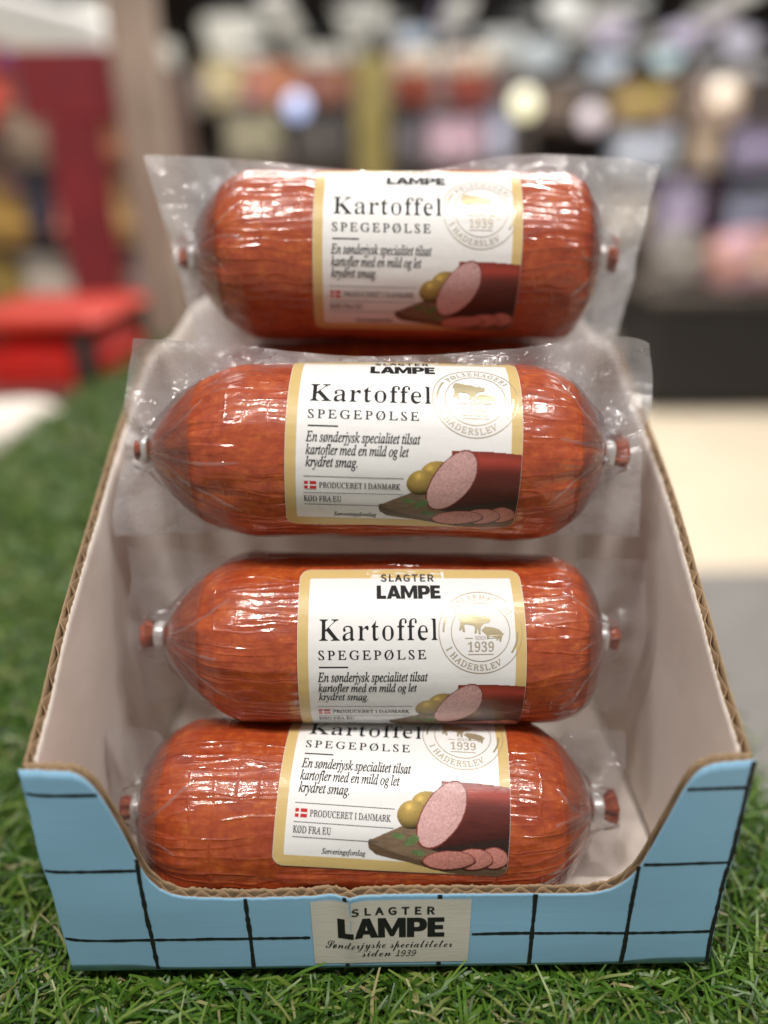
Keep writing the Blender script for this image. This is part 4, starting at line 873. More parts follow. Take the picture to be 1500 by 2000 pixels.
# black hand drawn grid on the front wall
def line_strip(pts, wd, f, seed, yoff=-.13):
    pts = np.array(pts, float); n = len(pts)
    d = np.gradient(pts, axis=0); d /= np.linalg.norm(d, axis=1)[:, None] + 1e-9
    nr = np.stack([-d[:, 1], d[:, 0]], -1)
    k = np.arange(n)
    q = pts + nr * (.16 * vnoise(k * .10, k * 0, seed))[:, None]
    w2 = wd / 2 * (1 + .22 * vnoise(k * .5, k * 0, seed + 1) + .10 * vnoise(k * 1.7, k * 0, seed + 2))
    rows = []
    for e in (-1, -.33, .33, 1):
        p = q + nr * (w2 * e)[:, None]
        rows.append(f(np.stack([p[:, 0], np.full(n, yoff), p[:, 1]], -1)))
    V = np.stack(rows, 1).reshape(-1, 3) * MM
    return V, grid_faces(n, 4)
LV = []; LF = []; n0 = 0
def addline(pts, wd, seed):
    global n0
    V, F = line_strip(pts, wd, fdef, seed); LV.append(V); LF.append(F + n0); n0 += len(V)
topz = lambda s: float(np.interp(s, FS, FZ))
for k, xx in enumerate((-97, -57.4, -18.2, 20.2, 58.6, 97.2, 132.0)):
    zz = topz(xx) - .3
    segs = [(0.6, zz)] if not -31 < xx < 32 else [(.6, 3.2), (39.2, zz)]
    for z0, z1 in segs:
        m = max(3, int((z1 - z0) / 1.0)); addline([(xx + .6 * math.sin(k), z) for z in np.linspace(z0, z1, m)] if k < 6 else [(132.0, z) for z in np.linspace(z0, z1, m)], 1.7, 30 + k)
for k, zz in enumerate((19.0, 58.2, 96.4)):
    run = []
    for xx in np.arange(-132.4, 132.5, 1.0):
        lift = 2.2 * math.exp(-(xx + 132.4) / 4.5)
        z_ = zz + lift * .8 + .5 * math.sin(xx * .02 + k)
        inside = z_ < topz(xx) - .6 and not (k == 0 and -32.2 < xx < 33)
        if inside: run.append((xx, z_))
        if (not inside or xx > 131.4) and len(run) > 3: addline(run, 1.45, 50 + k + len(LV)); run = []
        elif not inside: run = []
V = np.concatenate(LV); F = np.concatenate(LF)
def grid_mesh(): return mesh_obj('grid', V, F, M_BLACKLINE)

front = wall('front_panel', FS, FZ, fdef, M_BLUE, M_INNER, 1)
front = merge([front, grid_mesh()], 'front_panel', box); rel(front)
tag(front, 'low blue front wall with a black hand drawn grid and curved cut out')
SS_, SZ_ = smooth_profile(SD_S, SD_Z)
wall('side_panel', SS_, SZ_, sdef(-1), M_BLUE, M_INNER, 2, True)
wall('side_panel', SS_, SZ_, sdef(1), M_BLUE, M_INNER, 3)
KS, KZ = smooth_profile(BK_S, BK_Z)
wall('back_panel', KS, KZ, bdef, M_BLUE, M_INNER, 4, True)
b = MB(); b.box((0, (4.7 + BD - 4.6) / 2 * MM, .0016), (256.6 * MM, (BD - 9.6) * MM, .0030)); rel(b.build('floor_panel', M_INNER, box))

def rel2(o_): o_.parent = front; o_.matrix_parent_inverse = Matrix.Identity(4); return o_
# cream maker's panel with lettering
def fmap(P, y): return fdef(np.stack([P[:, 0], np.full(len(P), y), P[:, 1]], -1)) * MM
st = Flat(); st.loops([[(-31.2, 3.0), (32.4, 3.4), (33.0, 39.3), (-31.4, 38.9)]], 0)
P, F, Mi = st.done(2.0, 1.5)
rel2(mesh_obj('maker_panel', fmap(P, -.20), [tuple(f) for f in F], M_STICK, front))
st = Flat()
st.text('SLAGTER', 'N', -15.2, 31.1, 4.0, 0, width=33.4, track=.13, thin=(.013, .010))
st.text('LAMPE', 'H', -21.0, 18.4, 10.8, 0, width=44.0)
st.text('Sønderjyske specialiteter', 'S', -26.5, 12.3, 4.4, 0, width=52.5, thin=(-.004, -.002))
st.text('siden', 'S', -11.5, 7.2, 4.4, 0, width=12.2, thin=(-.004, -.002))
st.text('1939', 'N', 2.0, 7.2, 3.6, 0, width=8.6, unshear=-.3)
P, F, Mi = st.done(2.0, 1.5)
rel2(mesh_obj('lettering', fmap(P, -.32), [tuple(f) for f in F], M_BLACKLINE, front))

# ------------------------------------------------------------------ vacuum packed sausages
HL = 100.0
def make_pack(idx, loc, tilt, yaw, label, alpha_top, lab_c, skew, endL, endR, R=38.0, hl=HL, mat=0, net=0.0, film_w=((-118, -118), (118, 118)), film_z=(-42, 50), lean=0.0, seed=1, clips=(4.6, 4.6), group='vacuum packed sausages in the tray', flange=1.0):
    root = empty('sausage_pack', [c * MM for c in loc], label, 'sausage', group)
    root.rotation_euler = (0, math.radians(tilt), math.radians(yaw))
    RN = 4.3
    def prof(t):
        """smooth radius along the axis (mm)"""
        t = np.asarray(t, float)
        r = R * (1 - .014 * (t / hl) ** 2)
        for sgn, (tl, p, q) in ((-1, endL), (1, endR)):
            s = np.clip((sgn * t - (hl - tl)) / tl, 0, 1)
            e = RN + (r - RN) * np.clip(1 - s ** p, 0, 1) ** q
            r = np.where(sgn * t > hl - tl, e, r)
        return r
    al = math.radians(alpha_top)
    def to_label(t, ang):
        """inverse of the label map (no skew): label coordinates of a surface point"""
        return (t - lab_c) + LW / 2, (al - ang) * 38.0
    def disp(t, ang):
        t, ang = np.broadcast_arrays(np.asarray(t, float), np.asarray(ang, float))
        an = ang / (2 * np.pi)
        d = .95 * vnoise(t * .035 + seed, an * 5, seed, 5) + .30 * vnoise(t * .10, an * 18, seed + 1, 18)
        d += .24 * vnoise(t * .05, an * 60 + 0, seed + 2, 60) + .05 * vnoise(t * .25, an * 48, seed + 3, 48)
        for sgn, (tl, p, q) in ((-1, endL), (1, endR)):
            s = np.clip((sgn * t - (hl - tl * 1.25)) / (tl * 1.25), 0, 1)
            rr = np.clip(1 - s, .12, 1)
            nf = 30
            fold = vnoise(t * .035 + 7 * sgn, an * nf, seed + 5, nf) + .6 * vnoise(t * .08, an * nf * 2, seed + 6, nf * 2) - .8 * np.abs(vnoise(t * .02, an * 14, seed + 8, 14))
            d += 2.3 * fold * s ** 1.2 * np.minimum(1, rr * 2.2)
            d += net * .25 * s * vnoise(t * .3, an * 40, seed + 9, 40)
        u, v = to_label(t, ang)
        inside = (u > -3) & (u < LW + 3) & (np.mod(v + 60, 2 * np.pi * 38) - 60 > -3) & (np.mod(v + 60, 2 * np.pi * 38) - 60 < LH + 3)
        du = np.clip(np.minimum(u + 3, LW + 3 - u) / 3, 0, 1)
        return np.where(inside, d * (1 - du) - .15 * du, d)
    # casing with both tied tails
    ts = np.concatenate([np.linspace(-hl, -hl + 12, 30)[:-1], np.linspace(-hl + 12, hl - 12, 210), np.linspace(hl - 12, hl, 30)[1:]])
    nA = 320
    A = np.linspace(-np.pi, np.pi, nA + 1) + math.radians(0)      # seam at the rear
    T, AA = np.meshgrid(ts, A, indexing='ij')
    Rr = prof(T) + disp(T, AA)
    rows_x = [T]; rows_r = [Rr]; rows_a = [AA]
    def tail(sgn, ln, fl):
        k = np.array([.4, 1.5, 3.5, 5.4, 6.6, 8.0, 9.8, 11.6, 12.7, 12.9]) * ln
        r = np.array([4.0, 3.8, 3.7, 3.8, 4.4, 5.2 * fl, 6.0 * fl, 6.2 * fl, 4.6, .3])
        X = np.repeat((sgn * (hl + k))[:, None], nA + 1, 1)
        an = A / (2 * np.pi)
        W = r[:, None] * (1 + .34 * vnoise(k[:, None] * .2 + sgn, (an * 11)[None], seed + 21, 11) * np.clip(k[:, None] / 6, 0, 1))
        return X, W, np.repeat(A[None], len(k), 0)
    L_ = tail(-1, *clips_l(clips[0])); R_ = tail(1, *clips_l(clips[1]))
    X = np.concatenate([L_[0][::-1], T, R_[0]]); W = np.concatenate([L_[1][::-1], Rr, R_[1]]); Q = np.concatenate([L_[2][::-1], AA, R_[2]])
    V = np.stack([X, -W * np.cos(Q), W * np.sin(Q)], -1).reshape(-1, 3) * MM
    n = X.shape[0]
    F = grid_faces(n, nA + 1)
    uv = np.stack([X, Q * 38.0], -1).reshape(-1, 2)
    F = F[:, ::-1]
    mesh_obj('casing', V, F, M_CAS[mat], root, uv=uv)
    # label rolled round the casing
    sk = math.radians(skew)
    def lmap(P, off):
        P = np.asarray(P, float)
        x = P[:, 0] - LW / 2; y = P[:, 1] + LH / 2
        xr = x * math.cos(sk) - y * math.sin(sk); yr = x * math.sin(sk) + y * math.cos(sk)
        t = lab_c + xr; v = -(yr - LH / 2)
        ang = al - v / 38.0
        wob = .20 * vnoise(t * .05, v * .10, seed + 40) + .05 * vnoise(t * .14, v * .35, seed + 41)
        r = prof(t) + .38 + wob + off
        return np.stack([t, -r * np.cos(ang), r * np.sin(ang)], -1) * MM
    def art(name, A_, off, mats, parent):
        P, F, Mi = A_
        return mesh_obj(name, lmap(P, off), [tuple(f) for f in F], mats, parent, Mi, True, uv=np.stack([P[:, 0] + seed * 37, P[:, 1]], -1))
    lab = art('label', ART_BASE, 0, [M_LABEL], root)
    art('gold_border', ART_GOLD, .05, [M_GOLD, M_LABEL], lab)
    P, F, C = ART_PIC
    mesh_obj('serving_picture', lmap(P, .10), F, M_PIC, lab, uv=np.stack([P[:, 0] + seed * 37, P[:, 1]], -1), col=C)
    ik = art('lettering', ART_INK, .15, [M_INK, M_GREY, M_RED], lab)
    # the white cross lies in the same printed layer, a hair above
    P2, F2, m2 = ART_CROSS
    me = ik.data
    art('flag_cross', ART_CROSS, .19, [M_WHITE], lab)
    art('seal', ART_SEAL, .17, [M_FOIL, M_FOILD], lab)
    # clips
    for sgn, c in ((-1, clips[0]), (1, clips[1])):
        ln, fl = clips_l(c)
        x0 = sgn * (hl + .8); wdt = 5.2 * ln
        pr = [(-.5, 4.2), (-.5, 5.6), (-.3, 6.0), (.3, 6.0), (.5, 5.6), (.5, 4.2)]
        nn = 40; Vc = []; 
        for (a, r) in pr:
            for i in range(nn):
                th = 2 * math.pi * i / nn
                sq = (abs(math.cos(th)) ** 3.2 + abs(math.sin(th)) ** 3.2) ** (-1 / 3.2)
                Vc.append((x0 + sgn * (wdt / 2 + a * wdt), -r * sq * math.cos(th) * .86, r * sq * math.sin(th)))
        Fc = []
        for k in range(len(pr)):
            for i in range(nn):
                j = (i + 1) % nn; k2 = (k + 1) % len(pr)
                Fc.append((k * nn + i, k * nn + j, k2 * nn + j, k2 * nn + i))
        mesh_obj('clip', np.array(Vc) * MM, Fc, M_CLIP, root)
    if not flange: return root
    # pouch: welded film round the casing, standing out as a flat flange
    xs = np.linspace(-1, 1, 230); zs = np.linspace(film_z[0], film_z[1], 110)
    Sg, Zg = np.meshgrid(xs, zs, indexing='ij')
    fz = (Zg - film_z[0]) / (film_z[1] - film_z[0])
    wl = film_w[0][0] + (film_w[0][1] - film_w[0][0]) * fz; wr = film_w[1][0] + (film_w[1][1] - film_w[1][0]) * fz
    Xg = wl + (wr - wl) * (Sg + 1) / 2
    ex = np.clip((np.abs(Xg) - hl + 14) / 12, 0, 1)
    ax_ = np.abs(Xg) - hl + 4; ph = np.arctan2(Zg, np.maximum(ax_, 1)); dist = np.hypot(Zg, np.maximum(ax_, 0))
    pleat = np.sin(ph * 7 + seed * 2 + np.sign(Xg)) * np.exp(-dist / 20) * 4.0 * ex
    Yg = flange * (3.0 * fbm(Xg * .018 + seed, Zg * .024, seed + 50, 3) * 2.0 + 1.2 * vnoise(Xg * .07 + .03 * Zg, Zg * .05, seed + 51) + .5 * vnoise(Xg * .2, Zg * .12 + Xg * .05, seed + 58)) + pleat + 2.0 + 6.5 * np.clip(Zg / 25, 0, 1) + lean * Zg
    edge = np.clip(Zg / film_z[1], 0, 1) ** 4
    Yg = Yg + edge * 3.0 * vnoise(Xg * .02, Xg * 0, seed + 52)
    Xe = Xg + 3.4 * vnoise(Zg * .035, np.sign(Xg) * 3, seed + 53) * np.clip(np.abs(Xg) / 120, 0, 1) ** 6
    Ze = Zg + 2.8 * vnoise(Xg * .018, np.sign(Zg) * 5, seed + 54) * (np.abs(Zg) / 50) ** 4
    Ze = Ze - 7.0 * np.exp(-((Xg - 10 * math.sin(seed)) / 62) ** 2) * np.clip(Zg / film_z[1], 0, 1) ** 2 - 4.0 * np.clip((Xg - 100) / 22, 0, 1) ** 3 * np.clip(Zg / film_z[1], 0, 1) ** 3
    rb = np.where(np.abs(Xg) < hl, prof(np.clip(Xg, -hl, hl)), 0)
    # close to the casing the film pulls forward over its shoulder
    gap = np.abs(Zg) - rb
    Yg = Yg - np.where(np.abs(Xg) < hl + 4, 7.5 * np.exp(-np.clip(gap, 0, 99) / 5.0) * np.clip(.75 + .6 * vnoise(Xg * .06, Zg * .03, seed + 57), .25, 1.3), 0)
    V = np.stack([Xe, Yg, Ze], -1).reshape(-1, 3) * MM
    F = grid_faces(len(xs), len(zs))
    inside = (np.abs(Zg) < rb - 2.2).ravel()
    F = F[~inside[F].all(1)]
    uvp = np.stack([Xg + seed * 50, Zg], -1).reshape(-1, 2); fmi = []
    # the front film spans from the shoulder to the tied tail and hangs in pleats over the clip
    for sgn, (tl, p, q) in ((-1, endL), (1, endR)):
        tt = np.linspace(hl - tl * .5, hl + 13 * clips_l(clips[0 if sgn < 0 else 1])[0], 46); aa = np.radians(np.linspace(-62, 128, 90))
        T2, A2 = np.meshgrid(tt, aa, indexing='ij')
        r0 = float(prof(sgn * tt[0])); fr = (T2 - tt[0]) / (tt[-1] - tt[0])
        line = r0 + (8.0 - r0) * fr ** .9
        body_r = np.where(T2 <= hl, prof(sgn * np.clip(T2, 0, hl)) + 1.0, 6.5)
        hull = np.maximum(body_r, body_r * .45 + line * .55) + (vnoise(T2 * .05, A2 * 3.2, seed + 61 + sgn) + .6 * vnoise(T2 * .09, A2 * 8, seed + 63 + sgn) - .7 * np.abs(vnoise(T2 * .04, A2 * 5, seed + 65 + sgn))) * 1.9 * np.clip(fr * 3, 0, 1)
        hull = np.maximum(hull, body_r - .6) + .5
        V2 = np.stack([sgn * T2, -hull * np.cos(A2), hull * np.sin(A2)], -1).reshape(-1, 3) * MM
        F2 = grid_faces(len(tt), len(aa))
        if sgn < 0: F2 = F2[:, ::-1]
        V = np.concatenate([V, V2]); F = np.concatenate([F, F2 + len(V) - len(V2)])
        uvp = np.concatenate([uvp, np.stack([T2 + 300 + seed * 9, A2 * 30], -1).reshape(-1, 2)])
        fmi.append(len(F2))
    midx = np.concatenate([np.zeros(len(F) - sum(fmi)), np.ones(sum(fmi))])
    pouch = mesh_obj('pouch_film', V, F, [M_FILMS[idx], M_TENT], root, midx, uv=uvp)
    # creases of the film where it is stretched over the ends
    rr = random.Random(seed * 11)
    CV = []; CF = []; k0 = 0
    def flush():
        nonlocal CV, CF, k0
        mesh_obj('film_crease', np.array(CV) * MM, CF, M_CREASE, pouch); CV = []; CF = []; k0 = 0
    def crease(p, q, wd, bend):
        nonlocal k0
        m = 26; rows = []
        for i in range(m):
            f = i / (m - 1)
            t = p[0] + (q[0] - p[0]) * f + bend * math.sin(f * math.pi) * 3 + rr.uniform(-.12, .12)
            a = p[1] + (q[1] - p[1]) * f + bend * math.sin(f * math.pi) * .10
            r0 = float(prof(t) + disp(t, a)) + .05
            h = .42 * wd * math.sin(min(1, (f * .96 + .02) * 5, (1 - f * .96 - .02) * 5) * math.pi / 2) * (.55 + .45 * math.sin(i * 1.3 + seed))
            w2 = .42 * wd
            dt, da = q[0] - p[0], (q[1] - p[1]) * max(r0, 4); ln = math.hypot(dt, da) + 1e-6
            nt, na = -da / ln, dt / ln
            for e, hh in ((-1, -.25), (0, h), (1, -.25)):
                a2 = a + na * e * w2 / max(r0, 4); rr_ = r0 + hh
                rows.append(((t + nt * e * w2), -rr_ * math.cos(a2), rr_ * math.sin(a2)))
        CV.extend(rows)
        for i in range(m - 1):
            for e in (0, 1): CF.append((k0 + i * 3 + e, k0 + i * 3 + e + 1, k0 + i * 3 + 4 + e, k0 + i * 3 + 3 + e))
        k0 += len(rows)
    for sgn, (tl, p, q) in ((-1, endL), (1, endR)):
        # one long fold from the clip that branches, and two short ones across it
        a0 = math.radians(rr.uniform(5, 30))
        for q_ in range(3):
            aa = a0 + (q_ - 1) * rr.uniform(.45, .8)
            t0 = hl - rr.uniform(1.0, 3.0); t1 = hl - tl * rr.uniform(.5, 1.0)
            crease((sgn * t0, a0 + (aa - a0) * .2), (sgn * t1, aa + rr.uniform(-.15, .15)), rr.uniform(1.6, 2.6), rr.choice((-1, 1)) * rr.uniform(.3, .9))
        flush()
    return root

def clips_l(c): return (c / 4.6, min(1.15, c / 4.6))

make_pack(0, (-9.5, 45.0, 43.0), 0.9, 0, 'lowest sausage pack in the tray, netted casing, its label top tucked under the pack above', 139.5, 12.5, -3.6, (31, 2.2, .52), (34, 2.0, .72), R=38.8, mat=0, net=1.0, seed=3, film_w=((-117, -117), (117, 117)), film_z=(-36, 30), lean=.25, clips=(3.6, 4.6))
make_pack(1, (-1.5, 83.0, 108.8), 1.35, 0, 'second sausage pack from the bottom, gold label top fully showing, metal clip at left', 80.3, 12.0, .8, (41, 1.9, .80), (25, 2.2, .50), R=38.6, hl=98.5, mat=1, net=.6, seed=7, film_w=((-118, -116), (121, 121)), film_z=(-42, 40), clips=(4.3, 3.8))
make_pack(2, (-3.0, 107, 190.5), 1.35, 0, 'second sausage pack from the top, pointed left end, whole serving picture in view', 98.2, 11.0, -1.2, (48, 1.8, .80), (33, 2.0, .64), R=38.4, hl=100, mat=2, net=.3, seed=12, film_w=((-121, -104), (124, 120)), film_z=(-42, 49), clips=(2.4, 4.4))
make_pack(3, (8.0, 184, 265.5), .75, 0, 'topmost sausage pack, standing above the tray rim in front of the blurred store', 81.2, 8.5, -1.2, (30, 1.8, .60), (21, 2.2, .48), R=39.4, hl=98.5, mat=3, net=.8, seed=19, film_w=((-104, -119), (116, 128)), film_z=(-48, 48), clips=(3.5, 4.2))
make_pack(4, (2.0, 190, 187.5), 0, 0, 'sausage pack mostly hidden behind the second pack from the top', 250, 9, 0, (40, 2.0, .6), (34, 2.0, .58), hl=98, mat=2, net=.4, seed=25, film_w=((-112, -112), (112, 112)), film_z=(-40, 26))

# ------------------------------------------------------------------ the store behind, far out of focus
_mc = {}
def printed(name, col, rough):
    """printed board: patches of lighter, darker and contrasting print"""
    k = NT(name)
    o = k.coord()
    v = k.n('ShaderNodeTexVoronoi'); k.l(k.map(o, (16, 16, 22)), v.inputs['Vector']); v.inputs['Scale'].default_value = 1.0; v.inputs['Randomness'].default_value = .9
    sp = k.n('ShaderNodeSeparateColor'); k.l(v.outputs['Color'], sp.inputs[0])
    c1 = tuple(x * .55 for x in col); c2 = tuple(min(.8, x * 1.5 + .04) for x in col); c3 = tuple(.5 * x + .5 * y for x, y in zip(col, (col[1], col[2], col[0])))
    c = k.ramp(sp.outputs[0], [(0, c1), (.25, col), (.6, col), (.78, c3), (.92, c2)])
    k.N[k.N.find(c.node.name)].color_ramp.interpolation = 'CONSTANT'
    k.l(c, k.p.inputs['Base Color']); k.p.inputs['Roughness'].default_value = rough
    return k.m
def pm(col, rough=.55, es=0):
    key = (tuple(round(c, 3) for c in col), rough, es)
    if key not in _mc:
        g = sum(col) / 3; col = tuple((c * .88 + g * .12) * 1.08 for c in col) if not es else col
        _mc[key] = printed('store_print', col, rough) if not es else plain('lamp_glow', (.6, .6, .6), emit=col, es=es)
    return _mc[key]

def flat(col, rough=.6):
    key = ('flat', col)
    if key not in _mc: _mc[key] = plain('store_board', tuple(c * .95 for c in lin(*col)), rough, .2, 9)
    return _mc[key]

def carton(name, label, cat, x0, y0, x1, y1, Y, col, col2=None, depth=.14, group=None, band=(.3, .7)):
    """printed carton standing on a shelf: body, label band, lid; the photo's pixel box sets its place and size"""
    a = at(x0, y1, Y); c = at(x1, y0, Y)
    wx, hz = c[0] - a[0], c[2] - a[2]
    e = empty(name, ((a[0] + c[0]) / 2, Y + depth / 2, a[2]), label, cat, group)
    m = pm(lin(*col)); m2 = pm(lin(*(col2 or tuple(min(255, int(q * 1.25) + 12) for q in col))))
    b = MB(); b.box((0, 0, hz / 2), (wx, depth, hz), b=min(wx, hz) * .05); b.build('body', m, e)
    z0, z1 = hz * band[0], hz * band[1]
    b = MB(); b.box((0, -depth / 2 - .0015, (z0 + z1) / 2), (wx * .86, .003, z1 - z0)); b.build('label_band', m2, e)
    b = MB(); b.box((0, 0, hz + .006), (wx * .98, depth * .98, .012), b=.003); b.build('lid', m2 if band[1] > .9 else m, e)
    return e
def tub(name, label, cat, cx, y0, y1, wpx, Y, col, col2, group=None):
    a = at(cx, y1, Y); c = at(cx, y0, Y); h = c[2] - a[2]; r = wpx * a[3] / FPX / 2
    e = empty(name, (a[0], Y + r, a[2]), label, cat, group)
    b = MB(); b.lathe((0, 0, 0), [(r * .82, 0), (r * .86, h * .02), (r * .97, h * .55), (r * .98, h * .58)]); b.build('cup', pm(lin(*col)), e, True)
    b = MB(); b.lathe((0, 0, h * .58), [(r * .98, 0), (r, h * .02), (r, h * .36), (r * .94, h * .42)]); b.build('lid', pm(lin(*col2)), e, True)
    return e
def lamp(label, cx, cy, wpx, hpx, Y, col, es, group='ceiling lamps far behind'):
    a = at(cx, cy, Y); k = a[3] / FPX
    e = empty('ceiling_lamp', (a[0], Y, a[2]), label, 'lamp', group)
    w_, h_ = wpx * k / 2, hpx * k / 2
    b = MB(); b.lathe((0, 0, 0), [(1.05, .04), (1.12, .25), (.7, .5), (.12, .6), (.12, 1.0)], 20)
    b.v = [(x * w_, y * w_, z * h_ * 1.2 + .0) for x, y, z in b.v]
    b.build('housing', M_DARK, e, True)
    b = MB(); b.lathe((0, 0, 0), [(.25, -.95), (.8, -.6), (1.0, -.1), (1.0, 0.03)], 20)
    b.v = [(x * w_, y * w_, z * h_ * 1.2) for x, y, z in b.v]
    b.build('diffuser', pm(lin(*col), .5, es), e, True)
    b = MB(); zt = 3.0 - a[2]
    b.box((0, 0, h_ * 1.2 + max(.02, zt - h_ * 1.2) / 2), (.02, .02, max(.02, zt - h_ * 1.2))); b.build('hanger', M_DARK, e)
    return e

def rack(name, label, x0, x1, Y, depth, ztop, zs, col, back, post_px=(), pcol=(60, 50, 50), cat='shelf'):
    """shelf rack: back, two end uprights, shelf boards"""
    e = empty(name, ((x0 + x1) / 2, Y + depth / 2, FLOOR_Z), label, cat)
    W = x1 - x0; H = ztop - FLOOR_Z
    b = MB(); b.box((0, depth / 2 + .02, H / 2), (W, .03, H)); b.build('back_board', flat(back), e)
    for sx in (-1, 1):
        b = MB(); b.box((sx * (W / 2 - .02), 0, H / 2), (.04, depth, H - .01), b=.004); b.build('upright', flat(pcol), e)
    for z in zs:
        b = MB(); b.box((0, 0, z - FLOOR_Z - .0125), (W - .085, depth - .01, .025), b=.003); b.build('shelf_board', flat(col), e)
    return e
def zpx(py, Y): return at(750, py, Y)[2]

# left: maroon rack close behind the table
YL = 1.72
xl0, xl1 = at(-80, 400, YL)[0], at(335, 400, YL)[0]
rk = rack('shelf_rack', 'brown shelf rack with maroon header and post at the left behind the turf table', xl0, xl1, YL, .34, zpx(95, YL), [zpx(y, YL) for y in (330, 480, 600)], (100, 84, 70), (74, 58, 50), pcol=(92, 70, 60))
def onrack(e, Yy, x0, y0, x1, y1, col, nm, th=.03):
    a = at(x0, y1, Yy); c = at(x1, y0, Yy)
    b = MB(); b.box(((a[0] + c[0]) / 2 - e.location.x, Yy - e.location.y, (a[2] + c[2]) / 2 - e.location.z), (c[0] - a[0], th, c[2] - a[2]), b=.004)
    return b.build(nm, flat(col), e)
onrack(rk, YL - .03, 62, 88, 245, 228, (134, 36, 44), 'header_board')
onrack(rk, YL - .03, 158, 229, 212, 600, (134, 36, 44), 'middle_post')
b_ = at(290, 200, 1.6)
e = empty('pillar', (b_[0], 1.60, FLOOR_Z), 'beige pillar beside the maroon post at the left', 'pillar')
b = MB(); b.box((0, 0, 1.93), (.088, .10, 3.75), b=.01); b.build('shaft', flat((168, 148, 134)), e)
b = MB(); b.box((0, 0, .03), (.17, .17, .06), b=.006); b.build('foot', flat((120, 110, 100)), e)
LG = 'products on the brown rack at the left'
for L in (
 ('carton', 'red orange carton at the far left of the upper shelf', -40, 95, 26, 240, (176, 62, 44)),
 ('carton', 'grey brown carton beside the red orange carton', 28, 160, 110, 320, (122, 104, 88)),
 ('carton', 'dull pink carton under the maroon header', 112, 235, 156, 326, (176, 112, 104)),
 ('carton', 'dark navy carton on the middle shelf left of the maroon post', 66, 334, 110, 470, (44, 42, 58)),
 ('carton', 'salmon pink carton touching the left side of the maroon post', 112, 370, 156, 472, (176, 104, 88)),
 ('carton', 'mustard carton at the far left of the middle shelf', -40, 350, 60, 472, (150, 116, 44)),
 ('carton', 'amber carton right of the maroon post on the upper shelf', 214, 232, 262, 322, (142, 92, 62)),
 ('carton', 'golden carton right of the maroon post on the middle shelf', 216, 350, 268, 472, (168, 138, 82)),
 ('carton', 'pale yellow carton at the right end of the middle shelf', 270, 375, 326, 472, (186, 164, 108)),
 ('carton', 'olive carton at the far left of the lowest shelf', -40, 492, 52, 590, (126, 104, 40)),
 ('carton', 'wide grey carton on the lowest shelf left of the maroon post', 58, 500, 156, 590, (158, 150, 140)),
 ('carton', 'brown and gold carton right of the maroon post on the lowest shelf', 214, 490, 262, 590, (124, 92, 66)),
 ('carton', 'mauve carton at the right end of the lowest shelf', 264, 498, 328, 590, (124, 112, 126))):
    carton(L[0], L[1], 'carton', *L[2:6], YL - .04, L[6], group=LG, depth=.15)

# red dump bin and a white lidded pail beside the table
Y = 1.06
a = at(-70, 735, Y); c = at(190, 640, Y)
e = empty('dump_bin', ((a[0] + c[0]) / 2, Y + .15, FLOOR_Z), 'bright red bin standing beside the left edge of the turf table', 'bin')
W, H = c[0] - a[0], c[2] - FLOOR_Z
b = MB(); b.box((0, 0, H / 2), (W, .30, H), b=.05); b.build('body', plain('red_plastic', lin(190, 18, 6), .4), e)
b = MB(); b.box((0, 0, H + .012), (W + .02, .32, .026), b=.012); b.build('rim', plain('red_rim', lin(196, 48, 30), .4), e)
b = MB(); b.box((0, -.1535, H - (c[2] - a[2]) - .055), (W * .98, .006, .09)); b.build('base_band', pm(lin(150, 92, 92), .5), e)
b = MB(); b.box((.10, -.156, H - .05), (.035, .008, .09)); b.build('dark_strap', M_DARK, e)
Y = .86
a = at(52, 822, Y)
e = empty('pail', (a[0] - .035, Y, FLOOR_Z), 'white lidded pail with maroon body in front of the red bin', 'pail')
zt = a[2] - FLOOR_Z
b = MB(); b.lathe((0, 0, 0), [(.06, 0), (.065, .01), (.092, zt - .05), (.094, zt - .03)], 32); b.build('body', flat((98, 60, 60)), e, True)
b = MB(); b.lathe((0, 0, zt - .03), [(.096, 0), (.098, .012), (.096, .034), (.08, .05), (.03, .056)], 32); b.build('lid', flat((236, 226, 214)), e, True)

# middle: long rack with tubs
YC = 4.3
# glowing strips added to brighten the dark under the ceiling
for j, (px, ly, wd) in enumerate(((560, 6.0, .18), (700, 6.6, .16), (905, 6.2, .16), (1180, 6.4, .18), (1420, 6.0, .16))):
    p = at(px, 60, ly)
    e = empty('fill_strip', (p[0], ly + 1.2, 1.42), 'pale glowing strip added under the dark ceiling, ' + ('above the charcoal carton', 'above the olive yellow post', 'above the orange tubs', 'above the olive gold carton', 'above the beige carton at the right')[j], 'lamp', 'added glowing strips under the ceiling')
    q = MB(); q.box((0, 0, 0), (wd, 3.2, .05), b=.01); q.build('diffuser', pm(lin(176, 172, 162), .5, .8), e)
    q = MB(); q.box((0, 0, .045), (wd + .03, 3.22, .038)); q.build('tray', M_DARK, e)
    for yy in (-1.3, 1.3):
        q = MB(); q.box((0, yy, .815), (.02, .02, 1.5)); q.build('hanger', M_DARK, e)
x0, x1 = at(336, 300, YC)[0], at(1010, 300, YC)[0]
rc = rack('shelf_rack', 'long grey rack with an olive yellow post behind the topmost sausage pack', x0, x1, YC, .45, zpx(110, YC), [zpx(y, YC) for y in (204, 320, 430)], (120, 114, 108), (112, 104, 98), pcol=(110, 104, 98))
onrack(rc, YC - .27, 708, 112, 768, 480, (140, 128, 72), 'middle_post', .05)
CG = 'products on the long grey rack'
